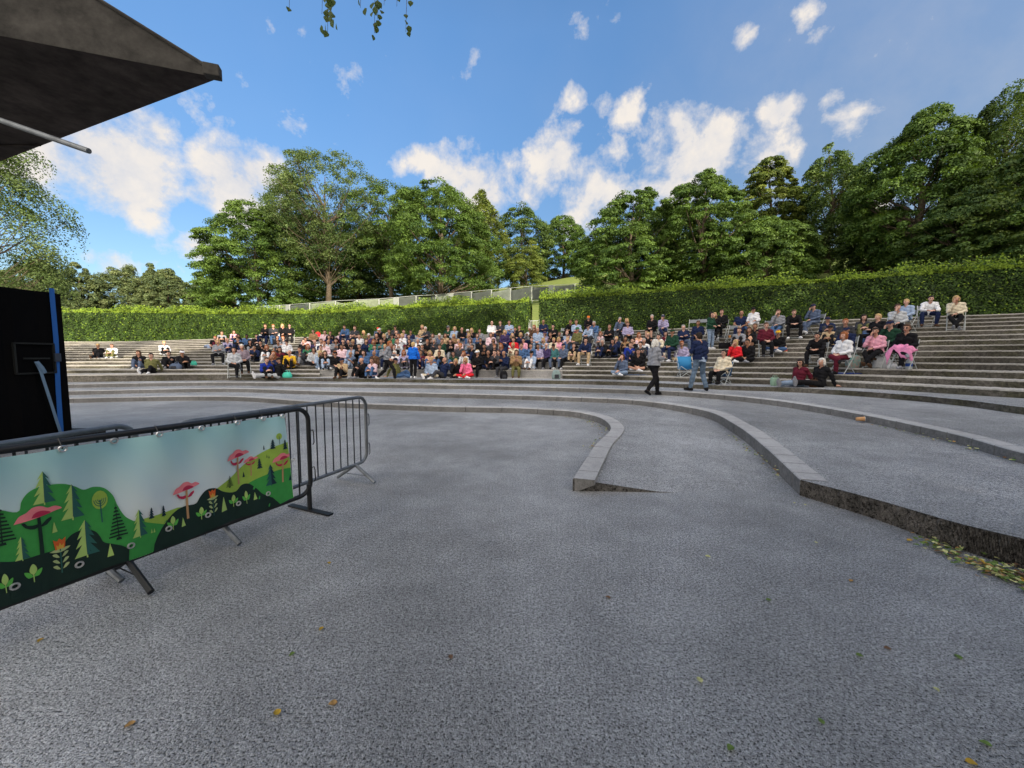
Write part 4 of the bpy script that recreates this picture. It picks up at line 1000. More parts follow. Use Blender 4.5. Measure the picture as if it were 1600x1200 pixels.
for px, py in ((96, 701), (180, 687), (247, 677), (314, 666), (368, 659), (411, 653), (440, 645), (23, 916), (124, 882), (201, 851), (261, 825), (323, 804), (374, 787), (418, 771), (455, 718)):
    s, z = bpt(px, py); z = clampz(s, z); c = Vector(b3(s, z, .011)); ring = []
    for k in range(13):
        t_ = 2*math.pi*k/12; ring.append(c+(-dn)*(.017*math.cos(t_))+Vector((0, 0, .017*math.sin(t_))))
    ey = MB(); ey.tube(ring, .006, 5, cap=False); ey.build('eyelet', mat('bright_eyelet', (.7, .7, .7), .3, metal=.8), be)
for px, py in ((96, 701), (247, 677), (368, 659), (411, 653), (201, 851), (261, 825), (323, 804)):
    s, z = bpt(px, py); c = Vector(b3(s, z, .004)); rail = 1.1 if z > .6 else .19
    ct = MB(); ct.tube([c, c-bn*.02+Vector((.004, 0, (rail-z)*.6)), c-bn*.05+Vector((0, 0, (rail-z)*1.0+.03*(1 if z > .6 else -1)))], .003, 4); ct.build('cable_tie', M_BLACK, be)
# ------------------------------------------------------------------ people: one continuous body each, clothes and hair as parts
def roundcone(mb, p0, r0, p1, r1, n=10):
    p0, p1 = Vector(p0), Vector(p1); d = p1-p0; L = d.length
    if L < 1e-5: return mb.ell(p0, (r0, r0, r0), 0, n, 8)
    pts = []; rs = []
    dn_ = d/L
    for k in range(4): t = k/4*math.pi/2; pts.append(p0-dn_*r0*math.cos(t)); rs.append(max(.001, r0*math.sin(t)))
    pts.append(p0); rs.append(r0); pts.append(p0+d*.5); rs.append((r0+r1)/2); pts.append(p1); rs.append(r1)
    for k in range(3, -1, -1): t = k/4*math.pi/2; pts.append(p1+dn_*r1*math.cos(t)); rs.append(max(.001, r1*math.sin(t)))
    mb.tube(pts, rs, n)
def sdist(P_, a, b, ra, rb):
    a = np.array(a); b = np.array(b); d = b-a; L2 = (d*d).sum()+1e-9
    t = np.clip(((P_-a)@d)/L2, 0, 1); return np.linalg.norm(P_-(a+t[:, None]*d), axis=1)-(ra+(rb-ra)*t)
def remesh(mb, vox, smooth=4):
    me = D.meshes.new('tmp'); me.from_pydata(mb.v, [], mb.f); o = D.objects.new('tmp', me); COL.objects.link(o)
    m = o.modifiers.new('r', 'REMESH'); m.mode = 'VOXEL'; m.voxel_size = vox
    if smooth: m2 = o.modifiers.new('s', 'SMOOTH'); m2.factor = .5; m2.iterations = smooth
    dg_ = bpy.context.evaluated_depsgraph_get(); ev = o.evaluated_get(dg_); out = D.meshes.new_from_object(ev)
    D.objects.remove(o); D.meshes.remove(me)
    n = len(out.vertices); V = np.empty(n*3); out.vertices.foreach_get('co', V); V = V.reshape(-1, 3)
    NM = np.empty(n*3); out.vertex_normals.foreach_get('vector', NM); NM = NM.reshape(-1, 3)
    F = [tuple(p.vertices) for p in out.polygons]; D.meshes.remove(out); return V, NM, F
PR = {}
def unit(v): v = Vector(v); return v/(v.length+1e-9)
def figure(J, vox=.017, fem=0, hands='soft', near=False):
    """J: joints (facing -Y). Returns dict with meshes of body, garments and hair variants"""
    mb = MB(); bones = []
    def bone(reg, a, b, ra, rb): roundcone(mb, a, ra, b, rb); bones.append((reg, tuple(a), tuple(b), ra, rb))
    pel, chest, nb, hd = [Vector(J[k]) for k in ('pel', 'chest', 'neck', 'head')]
    fw = unit(J.get('face', (0, -1, 0))); sh_w = .175-(.02 if fem else 0)
    side = unit(Vector(J.get('side', (1, 0, 0))))
    tdir = unit(nb-pel); bf = unit(side.cross(tdir))            # torso forward
    if bf.y > 0 and not J.get('noflip'): bf = -bf
    for s in (-1, 1):
        bone('hips', pel+side*.075*s, pel+side*.06*s+tdir*.1, .115+.01*fem, .105)
        bone('torso', pel+side*.05*s+tdir*.12, chest+side*.06*s, .105-.012*fem, .125-.012*fem)
        bone('torso', chest+side*.07*s, nb+side*.08*s-tdir*.05, .115-.01*fem, .07)
        sh = nb-tdir*.055+side*sh_w*s
        bone('torso', nb-tdir*.03+side*.05*s, sh, .058, .056)
        if fem: bone('torso', chest+side*.07*s+bf*.07+tdir*.02, chest+side*.07*s+bf*.085+tdir*.02, .06, .055)
        el, wr_ = Vector(J['elbow'+'lr'[s > 0]]), Vector(J['wrist'+'lr'[s > 0]])
        bone('uarm', sh, el, .052-.004*fem, .042); bone('farm', el, wr_, .042, .027)
        hv = unit(J.get('hand'+'lr'[s > 0], wr_-el)); palm = wr_+hv*.085
        bone('hand', wr_, palm, .027, .032)
        pn = unit(J.get('palmn'+'lr'[s > 0], (0, 0, -1))); fx = unit(hv.cross(pn))
        bone('hand', wr_+hv*.05+fx*.018, palm+fx*.02, .024, .02); bone('hand', wr_+hv*.05-fx*.018, palm-fx*.02, .024, .02)
        ln = (.062, .075, .07, .052)
        for q in range(4):
            b0 = palm+fx*(.03-.02*q)+hv*.002; b1 = b0+hv*ln[q]*.55+pn*.01; b2 = b1+unit(hv+pn*.9)*ln[q]*.5
            rr_ = .0095 if near else .0105
            bone('hand', b0, b1, rr_, rr_*.95); bone('hand', b1, b2, rr_*.95, rr_*.85)
        th = wr_+hv*.03+fx*.028; bone('hand', th, th+unit(hv+fx*1.1+pn*.5)*.045, .014, .0115); bone('hand', th+unit(hv+fx*1.1+pn*.5)*.045, th+unit(hv*1.6+fx*.7+pn*.9)*.075, .0115, .009)
        hp = pel+side*.085*s; kn, an = Vector(J['knee'+'lr'[s > 0]]), Vector(J['ankle'+'lr'[s > 0]])
        bone('thigh', hp, kn, .088+.006*fem, .056); bone('shin', kn, kn.lerp(an, .35), .055, .056); bone('shin', kn.lerp(an, .35), an, .055, .036)
        toe = unit(J.get('toe'+'lr'[s > 0], (0, -1, 0))); sole = unit(Vector((0, 0, -1))-toe*toe.dot(Vector((0, 0, -1))))
        heel = an-toe*.045+sole*.035; bone('foot', an, heel, .036, .034); bone('foot', heel, heel+toe*.2, .034, .028); bone('foot', an+sole*.01, heel+toe*.17, .038, .03)
    upn = unit(hd-nb)
    bone('neck', nb-tdir*.03, hd-upn*.05, .057-.006*fem, .05-.005*fem)
    # head frame
    hs = unit(side if abs(side.dot(fw)) < .95 else fw.cross(upn)); 
    up = unit(Vector((0, 0, 1))*.7+upn*.3); fwd = unit(fw-up*fw.dot(up)); hs = unit(fwd.cross(up))
    def hp_(x, y, z): return hd+hs*x+fwd*y+up*z
    rot = Matrix((hs, fwd, up)).transposed()
    def hell(c, r, reg='head'):
        mb.ell(hp_(*c), r, 0, 16, 12, rot); rm = min(r); bones.append((reg, tuple(hp_(*c)), tuple(hp_(c[0], c[1], c[2]+.001)), rm, rm))
    hell((0, -.01, .03), (.076, .094, .09)); hell((0, .022, -.03), (.058, .066, .078)); hell((0, .045, -.075), (.032, .035, .028)); hell((0, .03, .0), (.066, .068, .07))
    roundcone(mb, hp_(0, .088, .012), .009, hp_(0, .108, -.022), .015); roundcone(mb, hp_(-.03, .082, .03), .012, hp_(.03, .082, .03), .012)
    roundcone(mb, hp_(-.018, .086, -.055), .009, hp_(.018, .086, -.055), .009)
    for s in (-1, 1): mb.ell(hp_(s*.077, -.005, -.005), (.011, .02, .031), 0, 8, 8, rot)
    V, NM, F = remesh(mb, vox, 3)
    # regions
    regs = sorted(set(b[0] for b in bones)); Dm = np.full((len(V), len(regs)), 9.0)
    for rg, a, b, ra, rb in bones:
        i = regs.index(rg); Dm[:, i] = np.minimum(Dm[:, i], sdist(V, a, b, ra, rb))
    hv_ = np.array([tuple(hd)]); dh = np.linalg.norm(V-hv_, axis=1); 
    lab = Dm.argmin(1); RG = np.array(regs)[lab]
    loc = (V-np.array(tuple(hd)))@np.array([tuple(hs), tuple(fwd), tuple(up)]).T
    RG = np.where((dh < .15) & (loc[:, 2] > -.10) & (np.abs(loc[:, 0]) < .1), 'head', RG)
    fr_ = [RG[list(f)] for f in F]; FC = np.array([V[list(f)].mean(0) for f in F]); FL = (FC-np.array(tuple(hd)))@np.array([tuple(hs), tuple(fwd), tuple(up)]).T
    # face materials: 0 skin 1 eye 2 lips
    mi = np.zeros(len(F), int)
    for s in (-1, 1):
        q = (abs(FL[:, 0]-s*.031) < .0125) & (abs(FL[:, 2]-.008) < .0065+vox*.25) & (FL[:, 1] > .05); mi[q] = 1
        q = (abs(FL[:, 0]-s*.031) < .018) & (abs(FL[:, 2]-.036) < .004+vox*.25) & (FL[:, 1] > .05); mi[q] = 3
    mi[(abs(FL[:, 0]) < .022) & (abs(FL[:, 2]+.056) < .005+vox*.3) & (FL[:, 1] > .06)] = 2
    def sub(sel, offs, name):
        ids = [i for i in range(len(F)) if sel[i]]
        used = sorted(set(v for i in ids for v in F[i])); mp = {v: k for k, v in enumerate(used)}
        W = V[used]+NM[used]*offs[used][:, None]
        me = D.meshes.new(name); me.from_pydata(W.tolist(), [], [tuple(mp[v] for v in F[i]) for i in ids]); me.polygons.foreach_set('use_smooth', [True]*len(ids)); me.materials.append(None); me.update(); return me
    body = D.meshes.new('body'); body.from_pydata(V.tolist(), [], F); body.polygons.foreach_set('use_smooth', [True]*len(F))
    for k in range(4): body.materials.append(None)
    body.polygons.foreach_set('material_index', mi); body.update()
    fold = .006*np.sin(V[:, 2]*55+V[:, 0]*23)+.005*np.sin(V[:, 1]*61-V[:, 0]*37+V[:, 2]*11)
    R_ = {}
    maj = np.array([max(set(r.tolist()), key=r.tolist().count) for r in fr_])
    o_top = .020+fold+.012*np.isin(RG, ['torso', 'hips'])
    hipz = ((FC-np.array(tuple(pel)))@np.array(tuple(tdir)))
    tt = np.isin(maj, ['torso'])|((maj == 'hips') & (hipz > -.01))
    el_ = [Vector(J['elbowl']), Vector(J['elbowr'])]
    R_['long'] = sub(tt|np.isin(maj, ['uarm', 'farm']), o_top, 'long_sleeve_top')
    ushort = np.zeros(len(F), bool)
    for s, k in ((-1, 'l'), (1, 'r')):
        sh = np.array(tuple(nb-tdir*.055+side*sh_w*s)); e = np.array(J['elbow'+k]); t_ = ((FC-sh)@(e-sh))/((e-sh)@(e-sh)); ushort |= (maj == 'uarm') & (t_ < .62) & (np.linalg.norm(FC-sh, axis=1) < .22)
    R_['short'] = sub(tt|ushort, o_top, 'short_sleeve_top')
    o_leg = .012+fold*.7+.006*(RG == 'shin')
    pelv = (maj == 'hips')|(maj == 'thigh')|((maj == 'torso') & (hipz < .1))
    R_['trousers'] = sub(pelv|((maj == 'shin')), o_leg, 'trousers')
    R_['shorts'] = sub(pelv, o_leg+.008, 'shorts')
    al, ar = np.array(J['anklel']), np.array(J['ankler']); tl_, tr_ = al+np.array(tuple(unit(J.get('toel', (0, -1, 0)))))*.08, ar+np.array(tuple(unit(J.get('toer', (0, -1, 0)))))*.08
    lf_ = np.linalg.norm(FC-tl_, axis=1) < np.linalg.norm(FC-tr_, axis=1)
    R_['shoel'] = sub((maj == 'foot') & lf_, np.full(len(V), .009), 'shoe'); R_['shoer'] = sub((maj == 'foot') & ~lf_, np.full(len(V), .009), 'shoe')
    # hair
    def hairmesh(kind):
        h = MB(); near_ = .006
        def he(c, r): h.ell(hp_(*c), r, 0, 16, 12, rot)
        he((0, -.022, .045), (.084, .096, .090))
        if kind == 'short': he((0, -.045, -.0), (.077, .066, .085)); he((0, .035, .098), (.05, .042, .026))
        if kind in ('long', 'bob', 'tied'):
            he((0, -.055, -.01), (.085, .065, .1)); he((0, .03, .092), (.066, .05, .03))
        if kind == 'long':
            for s in (-1, 1): roundcone(h, hp_(s*.075, -.005, .03), .026, hp_(s*.085, -.01, -.2), .03)
            roundcone(h, hp_(0, -.07, 0), .06, hp_(0, -.095, -.24), .05)
        if kind == 'bob':
            for s in (-1, 1): roundcone(h, hp_(s*.074, .005, .04), .03, hp_(s*.078, .0, -.07), .033)
            roundcone(h, hp_(0, -.06, 0), .07, hp_(0, -.065, -.09), .06)
        if kind == 'tied': h.ell(hp_(0, -.12, .06), (.04, .045, .04), 0, 10, 8, rot)
        hV, hN, hF = remesh(h, vox*.8, 2)
        L = (hV-np.array(tuple(hd)))@np.array([tuple(hs), tuple(fwd), tuple(up)]).T
        keep = []                                            # keep the face free
        for f in hF:
            c = L[list(f)].mean(0)
            if abs(c[0]) < .066 and c[1] > .03 and c[2] < .062: continue
            keep.append(f)
        jit = .004*np.sin(L[:, 0]*230+L[:, 2]*60)+.004*np.sin(L[:, 1]*190+1+L[:, 2]*90)
        hV = hV+hN*jit[:, None]
        me = D.meshes.new('hair'); me.from_pydata(hV.tolist(), [], keep); me.polygons.foreach_set('use_smooth', [True]*len(keep)); me.materials.append(None); me.update(); return me
    for k in ('short', 'long', 'bob', 'tied'): R_['hair_'+k] = hairmesh(k)
    c = MB()                                                  # cap with a peak
    ring = []
    for j in range(7):
        ph = j/6*math.pi/2
        for i in range(20):
            t = 2*math.pi*i/20; ring.append(hp_(.092*math.cos(t)*math.cos(ph), -.015+.112*math.sin(t)*math.cos(ph), .035+.095*math.sin(ph)))
    fs = [(j*20+i, j*20+(i+1) % 20, (j+1)*20+(i+1) % 20, (j+1)*20+i) for j in range(6) for i in range(20)]; c.add(ring, fs)
    pk = [hp_(.075*math.cos(t), .075+.0*t, .042) for t in [math.pi*k/8 for k in range(9)]]+[hp_(.08*math.cos(t), .085+.085*math.sin(t), .03) for t in [math.pi*k/8 for k in range(9)]]
    c.add(pk, [(k, k+1, 9+k+1, 9+k) for k in range(8)]); c.add([p+up*.006 for p in pk], [(9+k, 9+k+1, k+1, k) for k in range(8)])
    me = D.meshes.new('cap'); me.from_pydata(c.v, [], c.f); me.polygons.foreach_set('use_smooth', [True]*len(me.polygons)); me.materials.append(None); R_['cap'] = me
    g_ = MB()                                                 # sunglasses
    for s in (-1, 1): g_.ell(hp_(s*.032, .09, .012), (.026, .008, .018), 0, 10, 6, rot)
    g_.tube([hp_(-.085, 0, .015), hp_(-.075, .075, .018), hp_(.075, .075, .018), hp_(.085, 0, .015)], .004, 5)
    me = D.meshes.new('sunglasses'); me.from_pydata(g_.v, [], g_.f); me.materials.append(None); R_['glasses'] = me
    R_['body'] = body; R_['headtop'] = hd.z+.125; R_['hd'] = hd
    return R_
def V3(*a): return a
def seated(seat=.45, lean=.04, arms='lap', legs='down', face=(0, -1, -.05), kz=None, sag=0, twist=0):
    p = (0, 0, seat+.10); tl = .47
    J = dict(pel=p, chest=(0, lean*.55, seat+.10+.3), neck=(0, lean, seat+.10+tl+.02), head=(0, lean-.045-(.03 if lean < 0 else 0), seat+.10+tl+.02+.17), face=face)
    if lean < -.1:
        J['neck'] = (0, lean, seat+.10+tl-.05); J['head'] = (0, lean-.07, seat+.10+tl+.10)
    nz_ = J['neck'][2]; ny = J['neck'][1]
    if arms == 'lap': J.update(elbowl=(-.25, ny-.07, nz_-.31), elbowr=(.25, ny-.07, nz_-.31), wristl=(-.07, -.27, seat+.2), wristr=(.07, -.26, seat+.19))
    if arms == 'cross': J.update(elbowl=(-.23, ny-.10, nz_-.31), elbowr=(.23, ny-.10, nz_-.31), wristl=(.04, ny-.27, nz_-.24), wristr=(-.04, ny-.30, nz_-.28))
    if arms == 'face': J.update(elbowl=(-.2, ny-.22, nz_-.3), elbowr=(.24, ny-.08, nz_-.31), wristl=(-.06, ny-.2, nz_+.02), handl=(.1, .1, 1), wristr=(.02, -.28, seat+.2))
    if arms == 'knees': J.update(elbowl=(-.24, ny-.17, nz_-.30), elbowr=(.24, ny-.17, nz_-.30), wristl=(-.1, -.42, seat+.2), wristr=(.1, -.42, seat+.2))
    if arms == 'wide': J.update(elbowl=(-.27, ny+.02, nz_-.28), elbowr=(.27, ny+.0, nz_-.3), wristl=(-.17, -.22, seat+.17), wristr=(.17, -.25, seat+.17))
    if arms == 'phone': J.update(elbowl=(-.22, ny-.07, nz_-.31), elbowr=(.22, ny-.07, nz_-.31), wristl=(-.05, ny-.28, nz_-.2), wristr=(.05, ny-.28, nz_-.2), handl=(.1, -.4, .8), handr=(-.1, -.4, .8))
    if arms == 'drink': J.update(elbowl=(-.25, ny-.05, nz_-.31), elbowr=(.22, ny-.12, nz_-.3), wristl=(-.07, -.27, seat+.2), wristr=(.16, ny-.33, nz_-.16), handr=(-.2, -.5, .4))
    if legs == 'down': J.update(kneel=(-.13, -.43, seat+.08), kneer=(.13, -.43, seat+.08), anklel=(-.13, -.44, .09), ankler=(.13, -.42, .09))
    if legs == 'apart': J.update(kneel=(-.22, -.40, seat+.09), kneer=(.22, -.40, seat+.09), anklel=(-.2, -.43, .09), ankler=(.2, -.41, .09), toel=(-.3, -1, 0), toer=(.3, -1, 0))
    if legs == 'over': J.update(kneel=(-.06, -.43, seat+.12), kneer=(.12, -.42, seat+.07), anklel=(.24, -.46, seat+.0), ankler=(.12, -.44, .09), toel=(.5, -1, -.2))
    if legs == 'crossed': J.update(kneel=(-.14, -.43, seat+.05), kneer=(.14, -.43, seat+.05), anklel=(.08, -.62, .10), ankler=(-.07, -.66, .15), toel=(0, -1, .5), toer=(0, -1, .5))
    if legs == 'lotus': J.update(kneel=(-.33, -.25, .14), kneer=(.33, -.25, .14), anklel=(.09, -.36, .07), ankler=(-.09, -.29, .09), toel=(1, -.2, -.1), toer=(-1, -.2, 0))
    if legs == 'up': J.update(kneel=(-.12, -.27, .45), kneer=(.12, -.25, .46), anklel=(-.11, -.43, .08), ankler=(.11, -.41, .08))
    if legs == 'out': J.update(kneel=(-.10, -.42, .16), kneer=(.12, -.36, .32), anklel=(-.08, -.84, .09), ankler=(.12, -.62, .08), toel=(-.1, -.5, 1))
    if legs == 'long': J.update(kneel=(-.09, -.43, .14), kneer=(.10, -.43, .15), anklel=(.02, -.85, .10), ankler=(.02, -.84, .17), toel=(0, -.4, 1), toer=(0.1, -.4, 1))
    if arms == 'hug': J.update(elbowl=(-.23, ny-.16, nz_-.27), elbowr=(.23, ny-.16, nz_-.27), wristl=(-.05, -.36, .36), wristr=(.05, -.37, .34), handl=(.8, -.3, 0), handr=(-.8, -.3, 0))
    if arms == 'back': J.update(elbowl=(-.26, ny+.1, nz_-.26), elbowr=(.24, ny+.1, nz_-.27), wristl=(-.27, ny+.2, .07), wristr=(.27, ny+.2, .07), handl=(-.5, .8, 0), handr=(.5, .8, 0))
    return J
POSES = {}
def pose(name, J, **k): POSES[name] = (figure(J, **k), k)
pose('chair_lap', seated(.45, .05, 'lap', 'down')); pose('chair_fem', seated(.45, .03, 'lap', 'over'), fem=1); pose('chair_cross', seated(.45, .09, 'cross', 'apart', face=(-.2, -1, 0)))
pose('chair_knees', seated(.45, -.13, 'knees', 'apart')); pose('chair_face', seated(.45, -.02, 'face', 'crossed', face=(.2, -1, 0)))
pose('bench_lap', seated(.36, .02, 'lap', 'apart')); pose('bench_phone', seated(.36, -.03, 'phone', 'down', face=(0, -1, -.4))); pose('bench_fem', seated(.36, .0, 'drink', 'down', face=(.3, -1, 0)), fem=1)
pose('lotus', seated(.0, -.02, 'lap', 'lotus')); pose('lotus_fem', seated(.0, .0, 'face', 'lotus', face=(-.2, -1, 0)), fem=1)
pose('knees', seated(.0, .0, 'hug', 'up')); pose('knees_fem', seated(.0, -.02, 'hug', 'up', face=(.25, -1, 0)), fem=1); pose('knees_drink', seated(.0, .03, 'drink', 'up', face=(-.3, -1, 0)))
pose('recline', seated(.0, .16, 'back', 'out')); pose('recline_fem', seated(.0, .12, 'back', 'long', face=(.2, -1, 0)), fem=1); pose('recline_lap', seated(.0, .1, 'lap', 'long'))
stand = dict(pel=(0, 0, .95), chest=(0, .0, 1.22), neck=(0, .01, 1.46), head=(0, -.02, 1.62), elbowl=(-.24, -.02, 1.13), elbowr=(.24, -.02, 1.13), wristl=(-.16, -.24, 1.08), wristr=(.13, -.27, 1.1), kneel=(-.1, -.02, .5), kneer=(.11, -.03, .5), anklel=(-.11, .02, .08), ankler=(.12, .0, .08))
pose('stand', stand, fem=1)
SKIN = [mat('skin_light', (.50, .27, .19), .55, spec=.3), mat('skin_pale', (.58, .34, .26), .55, spec=.3), mat('skin_tan', (.36, .19, .12), .55, spec=.3), mat('skin_deep', (.12, .06, .04), .55, spec=.3)]
EYE = mat('eye_dark', (.03, .02, .02), .3); LIP = mat('lips', (.33, .11, .09), .5)
HAIRC = dict(black=(.006, .005, .005), dark=(.02, .012, .008), brown=(.07, .035, .018), ginger=(.28, .09, .025), blonde=(.46, .32, .14), grey=(.33, .32, .31), white=(.62, .6, .56))
CL = dict(black=(.009, .009, .011), charcoal=(.04, .042, .05), grey=(.22, .23, .26), lightgrey=(.42, .44, .47), white=(.68, .69, .72), cream=(.62, .55, .42), beige=(.45, .33, .2), tan=(.3, .19, .1), brown=(.09, .05, .03), rust=(.16, .06, .03),
          navy=(.012, .02, .06), blue=(.02, .06, .3), royal=(.015, .035, .26), bright_blue=(.01, .12, .55), denim=(.06, .12, .25), pale_denim=(.20, .27, .38), light_blue=(.30, .38, .52), slate=(.09, .12, .19), teal=(.05, .15, .16), green=(.04, .17, .09), olive=(.13, .13, .05), dark_green=(.015, .05, .03),
          purple=(.05, .035, .10), lilac=(.33, .30, .46), pink=(.68, .33, .42), pale_pink=(.68, .5, .55), salmon=(.6, .34, .3), hot_pink=(.75, .16, .3), red=(.6, .02, .03), maroon=(.1, .012, .025), mauve=(.25, .2, .24), yellow=(.7, .42, .03), orange=(.7, .2, .03), peach=(.66, .38, .26))
def cmat(c): return mat('cloth_'+c, CL[c], .9, var=.18, vscale=9, bump=.25, bscale=45, spec=.15)
def hmat(c): return mat('hair_'+c, HAIRC[c], .6, var=.35, vscale=30, spec=.3)
def child(name, me, m, parent, slots=1):
    o = D.objects.new(name, me); COL.objects.link(o); o.parent = parent
    ms = m if isinstance(m, list) else [m]
    for i, x in enumerate(ms):
        if i < len(o.material_slots): o.material_slots[i].link = 'OBJECT'; o.material_slots[i].material = x
    return o
rp_ = random.Random(99)
def person(pz, loc, rz, top, bottom, hair, hcol, style='long', leg='trousers', shoe='white', cap=None, glasses=False, scale=1, skin=None, label='', group=None, fig=None):
    F_ = fig or POSES[pz][0]; body = D.objects.new('person', F_['body']); COL.objects.link(body)
    body.location = loc; body.rotation_euler = (rp_.uniform(-.05, .05) if not fig else 0, rp_.uniform(-.05, .05) if not fig else 0, rz); body.scale = (scale,)*3
    sk = SKIN[skin if skin is not None else rp_.choice([0, 0, 1, 1, 0, 2])]
    hm = hmat(hcol or 'brown')
    for i, x in enumerate((sk, EYE, LIP, hm)): body.material_slots[i].link = 'OBJECT'; body.material_slots[i].material = x
    tag(body, label, 'person', group)
    child('top', F_[style], cmat(top), body); child(leg, F_[leg], cmat(bottom), body); child('shoe', F_['shoel'], cmat(shoe), body); child('shoe', F_['shoer'], cmat(shoe), body)
    if hair != 'bald': child('hair', F_['hair_'+hair], hm, body)
    if cap: child('cap', F_['cap'], cmat(cap), body)
    if glasses: child('sunglasses', F_['glasses'], mat('dark_lens', (.005, .005, .006), .15, spec=.6), body)
    return body
# ------------------------------------------------------------------ finding a place on the terraces
SEAM = {}
def col_at(px):
    """sample position on the terrace curves under photo column px (for each small step level)"""
    out = []
    for k in range(NL):
        c = lev[k]; ok = c[:, 1] > 4
        X = np.array([800+FPX*p[0]/(p[1]*math.cos(PITCH)-(p[2]-CAMZ)*math.sin(PITCH)) if q else np.nan for p, q in zip(c, ok)])
        idx = np.where(~np.isnan(X))[0]; i = float(np.interp(px, X[idx], idx)); j = int(i); u = i-j
        out.append((i, c[j]*(1-u)+c[min(j+1, len(c)-1)]*u))
    return out
def tread_height(k, i):
    z0 = .58; zt = float(np.interp(i, np.arange(len(cT)), cT[:, 2])); return z0+(zt-z0)*k/14.0
def spot(px, py, hgt, scale=1, block_only=False, depth=.5):
    """terrace place whose occupant (hgt tall above the tread) has its head at photo (px, py)"""
    cols = col_at(px); best = None; inb = 508 < px < 882
    ks = range(0, 15)
    for k in ks:           # k = 0: tread 4; k>=1: tread on top of riser k
        if inb and k % 2 == 1: continue
        i, p = cols[max(0, k-1)]; z = tread_height(k, i)
        if k == 0: q = p*[1, 1, 0]-np.array([0, 0.55, 0]); n_ = p*[1, 1, 0]-np.array([0, .3, 0])
        else:
            kn = min(k-1+(2 if inb else 1), NL-1); q = p; n_ = cols[kn][1] if k < 14 else p+np.array([p[0], p[1], 0])/np.hypot(p[0], p[1])*.8
        for dd in ((.3, .5, .7) if not inb else (.2, .4, .6, .8)):
            b = q*(1-dd)+n_*dd
            b = np.array([ (px-800)/FPX*(b[1]*math.cos(PITCH)-(z+hgt-CAMZ)*math.sin(PITCH)), b[1], z])
            e_ = abs(PIX((b[0], b[1], z+hgt))[1]-py)
            if best is None or e_ < best[0]: best = (e_, b, k)
    return best
FOCUS = Vector((-5.5, 1.0, 0))
def facing(loc, jit=.25):
    d = FOCUS-Vector((loc[0], loc[1], 0)); return math.atan2(d.y, d.x)+math.pi/2+rp_.uniform(-jit, jit)*1.6
